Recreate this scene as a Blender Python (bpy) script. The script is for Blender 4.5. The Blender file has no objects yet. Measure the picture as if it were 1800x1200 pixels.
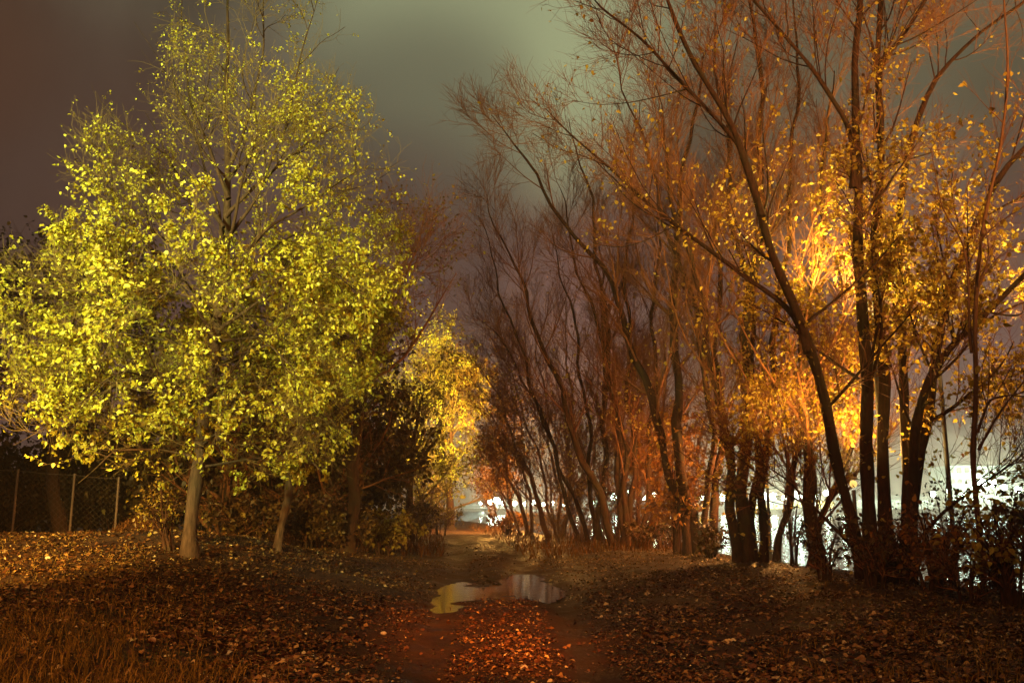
import bpy, math, random
import numpy as np
from mathutils import Matrix, Vector

rs = np.random.RandomState(7)
S = bpy.context.scene
C = S.collection
F = 1600.0
TP = 290.0 / F
PIT = math.atan(TP)
CAMZ = 1.2

# ------------------------------------------------------------------ camera
cd = bpy.data.cameras.new('camera')
cam = bpy.data.objects.new('camera', cd)
C.objects.link(cam)
cam.location = (0, 0, CAMZ)
cam.rotation_euler = (math.pi / 2 + PIT, 0, 0)
cd.sensor_width = 36
cd.lens = 36 * F / 1800
cd.clip_start = 0.05
cd.clip_end = 3000
S.camera = cam
S.view_settings.view_transform = 'Standard'
S.view_settings.look = 'None'
S.view_settings.exposure = 0
S.view_settings.gamma = 1
S.cycles.max_bounces = 4
S.cycles.diffuse_bounces = 2
S.cycles.glossy_bounces = 2
S.cycles.transmission_bounces = 3
S.cycles.volume_bounces = 0
S.cycles.sample_clamp_indirect = 3
S.cycles.sample_clamp_direct = 40
S.cycles.use_denoising = True
S.cycles.use_adaptive_sampling = False


def raydir(px, py):
    a = (px - 900) / F
    b = (600 - py) / F
    d = np.array([a, math.cos(PIT) - b * math.sin(PIT), math.sin(PIT) + b * math.cos(PIT)])
    return d


def pt(px, py, d):
    r = raydir(px, py)
    r = r / r[1] * d
    return np.array([r[0], r[1], r[2] + CAMZ])


# ------------------------------------------------------------------ node helpers
def new_mat(name):
    m = bpy.data.materials.new(name)
    m.use_nodes = True
    nt = m.node_tree
    nt.nodes.clear()
    return m, nt, nt.nodes, nt.links


def ramp(N, stops):
    r = N.new('ShaderNodeValToRGB')
    e = r.color_ramp.elements
    while len(e) > 1:
        e.remove(e[-1])
    e[0].position = stops[0][0]
    e[0].color = (*stops[0][1], 1)
    for p, c in stops[1:]:
        x = e.new(p)
        x.color = (*c, 1)
    return r


# ------------------------------------------------------------------ night sky
def srgb(r, g, b):
    def f(c):
        c /= 255
        return c / 12.92 if c < 0.04045 else ((c + 0.055) / 1.055) ** 2.4
    return (f(r), f(g), f(b))


W = bpy.data.worlds.new('World')
S.world = W
W.use_nodes = True
nt = W.node_tree
N, L = nt.nodes, nt.links
N.clear()
tc = N.new('ShaderNodeTexCoord')
sep = N.new('ShaderNodeSeparateXYZ')
L.new(tc.outputs['Generated'], sep.inputs[0])
rel = ramp(N, [(0.0, srgb(62, 38, 34)), (0.10, srgb(108, 76, 78)), (0.24, srgb(92, 66, 68)), (0.38, srgb(82, 68, 62)),
               (0.50, srgb(88, 82, 68)), (0.62, srgb(92, 92, 74)), (1.0, srgb(92, 92, 76))])
L.new(sep.outputs[2], rel.inputs[0])
mp = N.new('ShaderNodeMapping')
mp.inputs['Scale'].default_value = (5.2, 5.2, 2.2)
mp.inputs['Location'].default_value = (0.35, 0.1, 0.2)
L.new(tc.outputs['Generated'], mp.inputs[0])
nz = N.new('ShaderNodeTexNoise')
nz.inputs['Scale'].default_value = 1.0
nz.inputs['Detail'].default_value = 5
nz.inputs['Roughness'].default_value = 0.5
L.new(mp.outputs[0], nz.inputs['Vector'])
cl = ramp(N, [(0.36, (0.55, 0.50, 0.50)), (0.62, (1.45, 1.46, 1.34))])
L.new(nz.outputs['Fac'], cl.inputs[0])
mul = N.new('ShaderNodeMix')
mul.data_type = 'RGBA'
mul.blend_type = 'MULTIPLY'
mul.inputs[0].default_value = 1
L.new(rel.outputs[0], mul.inputs[6])
L.new(cl.outputs[0], mul.inputs[7])
last = mul.outputs[2]
# broad cloud banks lit from the town below: a greenish bright one overhead, dusky ones beside it
for (px, py, r0, r1, col, blend, fac) in [
        (880, 30, 1.0, 0.968, srgb(166, 174, 132), 'MIX', 0.85),
        (720, 60, 1.0, 0.985, srgb(108, 108, 88), 'MIX', 0.3),
        (740, 250, 1.0, 0.984, srgb(66, 58, 54), 'MIX', 0.6),
        (735, 450, 1.0, 0.984, srgb(72, 57, 57), 'MIX', 0.6),
        (60, 300, 1.0, 0.972, srgb(68, 48, 42), 'MIX', 0.75),
        (-200, 40, 1.0, 0.985, srgb(74, 40, 28), 'MIX', 0.5),
        (1500, -60, 1.0, 0.955, srgb(112, 112, 84), 'MIX', 0.45)]:
    d = raydir(px, py)
    d = d / np.linalg.norm(d)
    dp = N.new('ShaderNodeVectorMath')
    dp.operation = 'DOT_PRODUCT'
    L.new(tc.outputs['Generated'], dp.inputs[0])
    dp.inputs[1].default_value = tuple(d)
    mr = N.new('ShaderNodeMapRange')
    mr.interpolation_type = 'SMOOTHERSTEP'
    mr.inputs['From Min'].default_value = r1
    mr.inputs['From Max'].default_value = r0
    mr.inputs['To Max'].default_value = fac
    L.new(dp.outputs['Value'], mr.inputs['Value'])
    mx = N.new('ShaderNodeMix')
    mx.data_type = 'RGBA'
    L.new(mr.outputs[0], mx.inputs[0])
    L.new(last, mx.inputs[6])
    mx.inputs[7].default_value = (*col, 1)
    last = mx.outputs[2]
bg = N.new('ShaderNodeBackground')
bg.inputs['Strength'].default_value = 1.02
L.new(last, bg.inputs[0])
out = N.new('ShaderNodeOutputWorld')
L.new(bg.outputs[0], out.inputs[0])


# ------------------------------------------------------------------ materials
def wood_mat(name, c0, c1, scale=6, bump=0.4, c2=None):
    m, nt, N, L = new_mat(name)
    tcx = N.new('ShaderNodeTexCoord')
    mp = N.new('ShaderNodeMapping')
    mp.inputs['Scale'].default_value = (1, 1, 0.22)
    L.new(tcx.outputs['Object'], mp.inputs[0])
    n1 = N.new('ShaderNodeTexNoise')
    n1.inputs['Scale'].default_value = scale * 6
    n1.inputs['Detail'].default_value = 6
    n1.inputs['Roughness'].default_value = 0.65
    L.new(mp.outputs[0], n1.inputs['Vector'])
    r = ramp(N, [(0.35, c0), (0.65, c1)])
    L.new(n1.outputs['Fac'], r.inputs[0])
    col = r.outputs[0]
    if c2:
        n2 = N.new('ShaderNodeTexNoise')
        n2.inputs['Scale'].default_value = 2.2
        n2.inputs['Detail'].default_value = 4
        L.new(tcx.outputs['Object'], n2.inputs['Vector'])
        r2 = ramp(N, [(0.5, (0, 0, 0)), (0.62, (1, 1, 1))])
        L.new(n2.outputs['Fac'], r2.inputs[0])
        mx = N.new('ShaderNodeMix')
        mx.data_type = 'RGBA'
        L.new(r2.outputs[0], mx.inputs[0])
        L.new(col, mx.inputs[6])
        mx.inputs[7].default_value = (*c2, 1)
        col = mx.outputs[2]
    b = N.new('ShaderNodeBsdfPrincipled')
    b.inputs['Roughness'].default_value = 0.85
    b.inputs['Specular IOR Level'].default_value = 0.25
    L.new(col, b.inputs['Base Color'])
    bp = N.new('ShaderNodeBump')
    bp.inputs['Strength'].default_value = bump
    bp.inputs['Distance'].default_value = 0.02
    L.new(n1.outputs['Fac'], bp.inputs['Height'])
    L.new(bp.outputs[0], b.inputs['Normal'])
    o = N.new('ShaderNodeOutputMaterial')
    L.new(b.outputs[0], o.inputs[0])
    return m


def leaf_mat(name, stops, trans=0.35, rough=0.5, spec=0.3, byobj=False):
    m, nt, N, L = new_mat(name)
    if byobj:
        g = N.new('ShaderNodeObjectInfo')
        rnd = g.outputs['Random']
    else:
        g = N.new('ShaderNodeNewGeometry')
        rnd = g.outputs['Random Per Island']
    r = ramp(N, stops)
    L.new(rnd, r.inputs[0])
    tcx = N.new('ShaderNodeTexCoord')
    n1 = N.new('ShaderNodeTexNoise')
    n1.inputs['Scale'].default_value = 45
    n1.inputs['Detail'].default_value = 3
    L.new(tcx.outputs['Object'], n1.inputs['Vector'])
    r2 = ramp(N, [(0.3, (0.7, 0.62, 0.6)), (0.7, (1.1, 1.1, 1.0))])
    L.new(n1.outputs['Fac'], r2.inputs[0])
    mm = N.new('ShaderNodeMix')
    mm.data_type = 'RGBA'
    mm.blend_type = 'MULTIPLY'
    mm.inputs[0].default_value = 1
    L.new(r.outputs[0], mm.inputs[6])
    L.new(r2.outputs[0], mm.inputs[7])
    b = N.new('ShaderNodeBsdfPrincipled')
    b.inputs['Roughness'].default_value = rough
    b.inputs['Specular IOR Level'].default_value = spec
    L.new(mm.outputs[2], b.inputs['Base Color'])
    o = N.new('ShaderNodeOutputMaterial')
    if trans > 0:
        t = N.new('ShaderNodeBsdfTranslucent')
        L.new(mm.outputs[2], t.inputs['Color'])
        ms = N.new('ShaderNodeMixShader')
        ms.inputs[0].default_value = trans
        L.new(b.outputs[0], ms.inputs[1])
        L.new(t.outputs[0], ms.inputs[2])
        L.new(ms.outputs[0], o.inputs[0])
    else:
        L.new(b.outputs[0], o.inputs[0])
    return m


def flat_mat(name, c, rough=0.6, metal=0.0, var=0.25, scale=3.0):
    m, nt, N, L = new_mat(name)
    tcx = N.new('ShaderNodeTexCoord')
    n1 = N.new('ShaderNodeTexNoise')
    n1.inputs['Scale'].default_value = scale
    n1.inputs['Detail'].default_value = 5
    L.new(tcx.outputs['Object'], n1.inputs['Vector'])
    r = ramp(N, [(0.3, tuple(x * (1 - var) for x in c)), (0.7, tuple(x * (1 + var) for x in c))])
    L.new(n1.outputs['Fac'], r.inputs[0])
    b = N.new('ShaderNodeBsdfPrincipled')
    b.inputs['Roughness'].default_value = rough
    b.inputs['Metallic'].default_value = metal
    L.new(r.outputs[0], b.inputs['Base Color'])
    o = N.new('ShaderNodeOutputMaterial')
    L.new(b.outputs[0], o.inputs[0])
    return m


def emit_mat(name, c, s):
    m, nt, N, L = new_mat(name)
    e = N.new('ShaderNodeEmission')
    e.inputs[0].default_value = (*c, 1)
    e.inputs[1].default_value = s
    o = N.new('ShaderNodeOutputMaterial')
    L.new(e.outputs[0], o.inputs[0])
    return m


M = {}
M['bark_pale'] = wood_mat('bark_pale', (0.03, 0.014, 0.008), (0.095, 0.05, 0.032), 4, 1.0, (0.05, 0.03, 0.014))
M['bark_dark'] = wood_mat('bark_dark', (0.016, 0.006, 0.003), (0.065, 0.022, 0.011), 6, 0.9, (0.035, 0.02, 0.01))
M['bark_brown'] = wood_mat('bark_brown', (0.08, 0.03, 0.014), (0.19, 0.08, 0.04), 6, 0.6)
M['twig_red'] = wood_mat('twig_red', (0.13, 0.045, 0.018), (0.24, 0.09, 0.036), 3, 0.0)
M['twig_yellow'] = wood_mat('twig_yellow', (0.14, 0.085, 0.03), (0.24, 0.15, 0.055), 3, 0.0)
M['leaf_yellow'] = leaf_mat('leaf_yellow', [(0, (0.26, 0.17, 0.015)), (0.3, (0.46, 0.38, 0.03)), (0.7, (0.56, 0.53, 0.05)), (0.96, (0.66, 0.62, 0.12)), (1, (0.75, 0.68, 0.25))], 0.3)
M['leaf_yellow_one'] = leaf_mat('leaf_yellow_one', [(0, (0.30, 0.20, 0.02)), (0.3, (0.48, 0.40, 0.03)), (0.7, (0.58, 0.55, 0.06)), (1, (0.70, 0.66, 0.16))], 0.3, byobj=True)
M['leaf_gold'] = leaf_mat('leaf_gold', [(0, (0.24, 0.11, 0.012)), (0.4, (0.48, 0.31, 0.03)), (0.8, (0.60, 0.46, 0.06)), (1, (0.68, 0.58, 0.16))], 0.45)
M['leaf_gold_one'] = leaf_mat('leaf_gold_one', [(0, (0.26, 0.11, 0.015)), (0.5, (0.5, 0.30, 0.04)), (1, (0.65, 0.52, 0.12))], 0.45, byobj=True)
M['leaf_orange'] = leaf_mat('leaf_orange', [(0, (0.13, 0.04, 0.008)), (0.6, (0.36, 0.13, 0.02)), (1, (0.5, 0.26, 0.04))], 0.4)
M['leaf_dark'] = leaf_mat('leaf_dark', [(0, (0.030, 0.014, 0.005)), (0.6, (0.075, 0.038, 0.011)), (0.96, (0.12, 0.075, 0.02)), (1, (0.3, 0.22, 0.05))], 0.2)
M['leaf_olive'] = leaf_mat('leaf_olive', [(0, (0.10, 0.05, 0.01)), (0.6, (0.24, 0.16, 0.02)), (1, (0.38, 0.32, 0.05))], 0.35)
LIT = [(0, (0.03, 0.011, 0.004)), (0.5, (0.10, 0.034, 0.010)), (0.8, (0.20, 0.095, 0.03)), (0.94, (0.36, 0.22, 0.08)), (1, (0.62, 0.52, 0.34))]
M['litter'] = leaf_mat('litter', LIT, 0.0, 0.45, 0.4)
M['litter_one'] = leaf_mat('litter_one', [(0, (0.04, 0.015, 0.005)), (0.6, (0.16, 0.07, 0.02)), (0.85, (0.40, 0.24, 0.07)), (1, (0.62, 0.54, 0.36))], 0.0, 0.45, 0.4, byobj=True)
M['grass'] = leaf_mat('grass', [(0, (0.06, 0.036, 0.008)), (0.6, (0.15, 0.095, 0.02)), (1, (0.30, 0.18, 0.05))], 0.2, 0.7, 0.1)
M['dry_grass'] = leaf_mat('dry_grass', [(0, (0.06, 0.02, 0.007)), (1, (0.18, 0.07, 0.02))], 0.2, 0.7, 0.1)
M['post'] = flat_mat('post', (0.13, 0.075, 0.055), 0.6, 0.2)
M['wire'] = flat_mat('wire', (0.10, 0.06, 0.045), 0.5, 0.5)
M['steel'] = flat_mat('steel', (0.12, 0.12, 0.12), 0.45, 0.6)
M['stone'] = flat_mat('stone', (0.30, 0.28, 0.24), 0.8)
M['wall_pale'] = flat_mat('wall_pale', (0.20, 0.21, 0.18), 0.8, 0, 0.15, 0.3)
M['wall_yellow'] = flat_mat('wall_yellow', (0.7, 0.52, 0.14), 0.8, 0, 0.15, 0.3)
M['roof'] = flat_mat('roof', (0.09, 0.08, 0.08), 0.8)
M['hull_blue'] = flat_mat('hull_blue', (0.03, 0.025, 0.10), 0.35)
M['boat_white'] = flat_mat('boat_white', (0.75, 0.75, 0.75), 0.4)
M['lamp_white'] = emit_mat('lamp_white', (0.74, 1.0, 0.80), 430)
M['flood_white'] = emit_mat('flood_white', (0.74, 1.0, 0.80), 600)
M['lamp_amber'] = emit_mat('lamp_amber', (1.0, 0.6, 0.15), 1.5)
M['lit_window'] = emit_mat('lit_window', (0.85, 1.0, 0.72), 1.2)
M['lit_window_gold'] = emit_mat('lit_window_gold', (1.0, 0.72, 0.14), 4)


# ------------------------------------------------------------------ mesh helpers
def link(name, me, mat=None, parent=None, loc=None):
    o = bpy.data.objects.new(name, me)
    C.objects.link(o)
    if mat is not None and me is not None and len(me.materials) == 0:
        me.materials.append(mat)
    if parent is not None:
        o.parent = parent
    if loc is not None:
        o.location = loc
    return o


def mesh_np(name, V, Fq, smooth=True):
    """V (n,3); Fq (m,k) faces of k vertices"""
    V = np.asarray(V, dtype=np.float32)
    Fq = np.asarray(Fq, dtype=np.int32)
    me = bpy.data.meshes.new(name)
    n, (m, k) = len(V), Fq.shape
    me.vertices.add(n)
    me.vertices.foreach_set('co', V.ravel())
    me.loops.add(m * k)
    me.loops.foreach_set('vertex_index', Fq.ravel())
    me.polygons.add(m)
    me.polygons.foreach_set('loop_start', np.arange(0, m * k, k, dtype=np.int32))
    me.polygons.foreach_set('loop_total', np.full(m, k, dtype=np.int32))
    me.polygons.foreach_set('use_smooth', np.full(m, smooth))
    me.update(calc_edges=True)
    return me


def empty(name, loc):
    o = bpy.data.objects.new(name, None)
    C.objects.link(o)
    o.location = loc
    o.empty_display_size = 0.3
    return o


def tag(o, label=None, cat=None, group=None, kind=None):
    if label: o['label'] = label
    if cat: o['category'] = cat
    if group: o['group'] = group
    if kind: o['kind'] = kind
    return o


def vnoise(x, y, seed=0):
    xi = np.floor(x).astype(np.int64)
    yi = np.floor(y).astype(np.int64)
    fx, fy = x - xi, y - yi
    fx = fx * fx * (3 - 2 * fx)
    fy = fy * fy * (3 - 2 * fy)

    def h(a, b):
        n = (a * 374761393 + b * 668265263 + seed * 1442695041) & 0x7fffffff
        n = ((n ^ (n >> 13)) * 1274126177) & 0x7fffffff
        return ((n ^ (n >> 16)) & 0xffff) / 65535.0
    return (h(xi, yi) * (1 - fx) + h(xi + 1, yi) * fx) * (1 - fy) + (h(xi, yi + 1) * (1 - fx) + h(xi + 1, yi + 1) * fx) * fy


def sm(x):
    x = np.clip(x, 0, 1)
    return x * x * (3 - 2 * x)


def pathx(y):
    y = np.asarray(y, dtype=float)
    return -0.0013 * np.clip(y, 0, 90) ** 2


def bank(y):
    return np.interp(y, [0, 10, 13, 18, 21, 25, 29, 33, 38, 45, 80], [8.5, 7.4, 6.4, 5.75, 5.1, 4.35, 3.85, 3.35, 2.9, 2.7, 3.0])


WATER = -1.0
SHORE = 250.0


def height(x, y):
    x = np.asarray(x, dtype=float)
    y = np.asarray(y, dtype=float)
    u = x - pathx(y)
    h = np.zeros_like(u)
    left = sm((-u - 0.9) / 3.4)
    gy = np.exp(-0.5 * ((y - 14.0) / np.where(y < 14, 3.6, 3.0)) ** 2)
    h += left * (0.10 + 0.66 * gy + 0.18 * sm((y - 15) / 8))
    right = sm((u - 1.3) / 2.5)
    h += right * 0.16 * sm((y - 3) / 8)
    # crown strip between two wheel ruts
    near = 1 - sm((y - 28) / 20)
    for s, wd, dp in ((-0.62, 0.28, 0.075), (0.72, 0.30, 0.085)):
        wob = 0.10 * np.sin(y * 0.5 + s * 3)
        h -= near * dp * np.exp(-((u - s - wob) / wd) ** 2)
    # puddle hollow
    e = ((u - 0.15 - 0.17 * (y - 14.6)) / 0.85) ** 2 + ((y - 14.6) / 2.5) ** 2
    h -= 0.155 * np.exp(-e * 1.15)
    h += 0.09 * (vnoise(x * 2.3 + 7, y * 1.9, 9) - 0.5) * np.exp(-e * 0.6)
    h += 0.05 * (vnoise(x * 0.9, y * 0.9, 1) - 0.5) + 0.05 * (vnoise(x * 2.7, y * 2.7, 2) - 0.5) + 0.035 * (vnoise(x * 7, y * 7, 3) - 0.5)
    h += left * 0.14 * (vnoise(x * 0.45, y * 0.45, 5) - 0.5)
    ed = u - bank(y) - 0.6 * (vnoise(x * 0 + 3.1, y * 0.35, 8) - 0.5)
    fall = sm(ed / 1.3) * np.where(y < -5, 0.0, 1.0)
    far = sm((y - SHORE) / 3.0)
    h = h * (1 - fall) + (-2.4) * fall
    h = h * (1 - far) + 0.4 * far
    return h


def H(x, y):
    return float(height(np.array([x]), np.array([y]))[0])


# ------------------------------------------------------------------ ground
def axis(pts):
    out = []
    for a, b, s in pts:
        out.extend(np.arange(a, b, s))
    out.append(pts[-1][1])
    return np.array(out)


gx = axis([(-600, -100, 50), (-100, -30, 5), (-30, -10, 0.5), (-10, 9, 0.15), (9, 20, 0.4), (20, 100, 5), (100, 600, 50)])
gy = axis([(-60, -6, 4), (-6, 3, 0.4), (3, 22, 0.14), (22, 50, 0.25), (50, 100, 1), (100, 248, 8), (248, 256, 0.5), (256, 1200, 60)])
GX, GY = np.meshgrid(gx, gy)
GZ = height(GX, GY)
nx, ny = len(gx), len(gy)
V = np.stack([GX.ravel(), GY.ravel(), GZ.ravel()], 1)
ii = (np.arange(ny - 1)[:, None] * nx + np.arange(nx - 1)[None, :]).ravel()
Fq = np.stack([ii, ii + 1, ii + nx + 1, ii + nx], 1)
gme = mesh_np('ground', V, Fq)
m, nt, N, L = new_mat('soil')
tcx = N.new('ShaderNodeTexCoord')
n1 = N.new('ShaderNodeTexNoise'); n1.inputs['Scale'].default_value = 1.3; n1.inputs['Detail'].default_value = 8; n1.inputs['Roughness'].default_value = 0.65
n2 = N.new('ShaderNodeTexNoise'); n2.inputs['Scale'].default_value = 22; n2.inputs['Detail'].default_value = 8; n2.inputs['Roughness'].default_value = 0.7
L.new(tcx.outputs['Object'], n1.inputs['Vector']); L.new(tcx.outputs['Object'], n2.inputs['Vector'])
r1 = ramp(N, [(0.35, (0.020, 0.007, 0.003)), (0.6, (0.042, 0.015, 0.005)), (0.75, (0.07, 0.028, 0.009))])
r2 = ramp(N, [(0.3, (0.5, 0.45, 0.4)), (0.7, (1.5, 1.4, 1.3))])
L.new(n1.outputs['Fac'], r1.inputs[0]); L.new(n2.outputs['Fac'], r2.inputs[0])
mm = N.new('ShaderNodeMix'); mm.data_type = 'RGBA'; mm.blend_type = 'MULTIPLY'; mm.inputs[0].default_value = 1
L.new(r1.outputs[0], mm.inputs[6]); L.new(r2.outputs[0], mm.inputs[7])
b = N.new('ShaderNodeBsdfPrincipled'); b.inputs['Specular IOR Level'].default_value = 0.3
r3 = ramp(N, [(0.4, (0.55, 0.55, 0.55)), (0.6, (0.9, 0.9, 0.9))])
L.new(n1.outputs['Fac'], r3.inputs[0]); L.new(r3.outputs[0], b.inputs['Roughness'])
L.new(mm.outputs[2], b.inputs['Base Color'])
bp = N.new('ShaderNodeBump'); bp.inputs['Strength'].default_value = 0.8; bp.inputs['Distance'].default_value = 0.03
L.new(n2.outputs['Fac'], bp.inputs['Height']); L.new(bp.outputs[0], b.inputs['Normal'])
o = N.new('ShaderNodeOutputMaterial'); L.new(b.outputs[0], o.inputs[0])
M['soil'] = m
ground = link('ground', gme, m)
tag(ground, 'dark muddy track between leaf covered verges', kind='structure')


# water: river and puddle
def water_mat(name, scale, strength, rough, col, stretch=1.0):
    m, nt, N, L = new_mat(name)
    tcx = N.new('ShaderNodeTexCoord')
    mp = N.new('ShaderNodeMapping')
    mp.inputs['Scale'].default_value = (1, stretch, 1)
    L.new(tcx.outputs['Object'], mp.inputs[0])
    n1 = N.new('ShaderNodeTexNoise'); n1.inputs['Scale'].default_value = scale; n1.inputs['Detail'].default_value = 4
    L.new(mp.outputs[0], n1.inputs['Vector'])
    bp = N.new('ShaderNodeBump'); bp.inputs['Strength'].default_value = strength; bp.inputs['Distance'].default_value = 0.1
    L.new(n1.outputs['Fac'], bp.inputs['Height'])
    b = N.new('ShaderNodeBsdfPrincipled')
    b.inputs['Base Color'].default_value = (*col, 1)
    b.inputs['Roughness'].default_value = rough
    b.inputs['IOR'].default_value = 1.33
    b.inputs['Specular IOR Level'].default_value = 0.5
    L.new(bp.outputs[0], b.inputs['Normal'])
    o = N.new('ShaderNodeOutputMaterial'); L.new(b.outputs[0], o.inputs[0])
    return m


M['river'] = water_mat('river', 1.1, 0.95, 0.12, (0.02, 0.014, 0.012))
M['puddle'] = water_mat('puddle', 9.0, 0.03, 0.035, (0.03, 0.014, 0.006))
wme = mesh_np('river_water', [(-30, 20, WATER), (600, -5, WATER), (600, SHORE + 2.5, WATER), (-300, SHORE + 2.5, WATER)], [(0, 1, 2, 3)])
tag(link('river_water', wme, M['river']), 'rippled river water shining white behind the tree row', kind='structure')
# puddle: sheet inside the hollow only
px_, py_ = np.meshgrid(np.linspace(-2.2, 2.4, 60), np.linspace(10.6, 18.2, 80))
PZ = -0.075
hh = height(px_, py_)
V = np.stack([px_.ravel(), py_.ravel(), np.full(px_.size, PZ)], 1)
ii = (np.arange(79)[:, None] * 60 + np.arange(59)[None, :]).ravel()
Fq = np.stack([ii, ii + 1, ii + 61, ii + 60], 1)
low = (hh.ravel() < PZ + 0.05)
e = ((V[:, 0] - pathx(V[:, 1]) - 0.15 - 0.17 * (V[:, 1] - 14.6)) / 1.15) ** 2 + ((V[:, 1] - 14.6) / 3.4) ** 2
low &= e < 1
Fq = Fq[low[Fq].all(1)]
used, inv = np.unique(Fq, return_inverse=True)
pme = mesh_np('puddle', V[used], inv.reshape(Fq.shape))
tag(link('puddle', pme, M['puddle']), 'still puddle in the track reflecting tree trunks and glow', 'puddle', kind='structure')


# ------------------------------------------------------------------ tubes and trees
def unit(v):
    return v / np.maximum(np.linalg.norm(v, axis=-1, keepdims=True), 1e-9)


def tubes(P, R, sides):
    """P (N,K,3), R (N,K) -> verts, quads"""
    n, k, _ = P.shape
    T = np.gradient(P, axis=1)
    T = unit(T)
    mean = unit(P[:, -1] - P[:, 0])
    ref = np.where(np.abs(mean[:, 2:3]) < 0.8, np.array([[0, 0, 1.0]]), np.array([[1.0, 0.2, 0]]))[:, None, :]
    A = unit(np.cross(T, np.broadcast_to(ref, T.shape)))
    B = np.cross(T, A)
    th = np.arange(sides) * 2 * math.pi / sides
    ring = A[:, :, None, :] * np.cos(th)[None, None, :, None] + B[:, :, None, :] * np.sin(th)[None, None, :, None]
    V = P[:, :, None, :] + ring * R[:, :, None, None]
    V = V.reshape(-1, 3)
    base = (np.arange(n)[:, None, None] * k + np.arange(k - 1)[None, :, None]) * sides
    j = np.arange(sides)[None, None, :]
    j2 = (j + 1) % sides
    Fq = np.stack([base + j, base + j2, base + sides + j2, base + sides + j], -1).reshape(-1, 4)
    return V, Fq


def spawn(P, R, cnt, t0, t1, ang, angv, L0, K, up, wob, rf, rmin, taper=0.7, rcap=1.0, tpow=1.0):
    """children along parents. cnt: mean number per parent (array or scalar); L0 length array or scalar"""
    n, k, _ = P.shape
    cnt = np.broadcast_to(np.asarray(cnt, dtype=float), (n,))
    ci = np.floor(cnt + rs.rand(n)).astype(int)
    idx = np.repeat(np.arange(n), ci)
    m = len(idx)
    if m == 0:
        return np.zeros((0, K, 3)), np.zeros((0, K)), idx
    t = t0 + (t1 - t0) * rs.rand(m) ** tpow
    f = t * (k - 1)
    i0 = np.minimum(f.astype(int), k - 2)
    fr = (f - i0)[:, None]
    p = P[idx, i0] * (1 - fr) + P[idx, i0 + 1] * fr
    r = R[idx, i0] * (1 - fr[:, 0]) + R[idx, i0 + 1] * fr[:, 0]
    tan = unit(P[idx, i0 + 1] - P[idx, i0])
    rnd = unit(rs.randn(m, 3))
    per = unit(np.cross(tan, rnd))
    a = ang + angv * (rs.rand(m) * 2 - 1)
    d = tan * np.cos(a)[:, None] + per * np.sin(a)[:, None]
    Lb = np.broadcast_to(np.asarray(L0, dtype=float), (n,))[idx] * (1 - taper * (t - t0) / max(t1 - t0, 1e-6)) * (0.65 + 0.6 * rs.rand(m))
    out = np.zeros((m, K, 3))
    out[:, 0] = p
    wobv = rs.randn(m, 3) * wob
    for q in range(1, K):
        wobv = wobv * 0.5 + rs.randn(m, 3) * wob
        d = unit(d + np.array([0, 0, up]) + wobv)
        out[:, q] = out[:, q - 1] + d * (Lb / (K - 1))[:, None]
    rr = np.minimum(np.maximum(r * rf, rmin), rcap)[:, None] * np.linspace(1, 0.28, K)[None, :]
    rr = np.maximum(rr, rmin * 0.55)
    return out, rr, idx


def guide(pts, r0, r1, K=26, wob=0.03):
    """smooth polyline through given 3D points"""
    pts = np.array(pts, dtype=float)
    s = np.concatenate([[0], np.cumsum(np.linalg.norm(np.diff(pts, axis=0), axis=1))])
    t = np.linspace(0, s[-1], K)
    P = np.stack([np.interp(t, s, pts[:, c]) for c in range(3)], 1)
    for _ in range(3):
        P[1:-1] = 0.25 * P[:-2] + 0.5 * P[1:-1] + 0.25 * P[2:]
    ph = rs.rand(3) * 6
    for c in range(2):
        P[:, c] += wob * (np.sin(t * 1.9 + ph[c]) + 0.5 * np.sin(t * 4.3 + ph[2])) * np.minimum(t, 1.0)
    u = np.linspace(0, 1, K)
    R = r0 * (1 - u) ** 0.85 + r1
    R *= 1 + 0.38 * np.exp(-u * s[-1] / 0.2)
    R *= 1 + 0.07 * np.sin(t * 7 + ph[0]) + 0.07 * rs.randn(K)
    return P, R


LEAF = np.array([(0, 0, 0), (-0.27, 0.20, 0.09), (-0.30, 0.48, 0.11), (0, 1, 0.0), (0.30, 0.48, 0.11), (0.27, 0.20, 0.09)])
LEAF_F = np.array([(0, 3, 2, 1), (0, 5, 4, 3)])


def leaves_geo(pos, axis, size, curl=1.0):
    m = len(pos)
    Y = unit(axis)
    X = unit(np.cross(Y, unit(rs.randn(m, 3))))
    Z = np.cross(X, Y)
    T = LEAF.copy()
    T = np.broadcast_to(T, (m, 6, 3)).copy()
    T[:, :, 2] *= (rs.rand(m)[:, None] * 2.4 - 0.4) * curl
    T[:, 3, 2] -= 0.25 * rs.rand(m) * curl
    T[:, :, 0] *= (0.8 + 0.5 * rs.rand(m))[:, None]
    T *= np.asarray(size).reshape(-1, 1, 1)
    V = pos[:, None, :] + T[:, :, 0:1] * X[:, None, :] + T[:, :, 1:2] * Y[:, None, :] + T[:, :, 2:3] * Z[:, None, :]
    Fq = LEAF_F[None] + (np.arange(m) * 6)[:, None, None]
    return V.reshape(-1, 3), Fq.reshape(-1, 4), X, Y, Z


leaf_single = {}


def single_leaf_mesh(mat):
    if mat.name not in leaf_single:
        ms = []
        for c in (0.6, 1.5, -0.3):
            T = LEAF.copy()
            T[:, 2] *= c
            T[3, 2] -= 0.12
            me = mesh_np('leaf', T, LEAF_F)
            me.materials.append(mat)
            ms.append(me)
        leaf_single[mat.name] = ms
    return leaf_single[mat.name]


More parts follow.
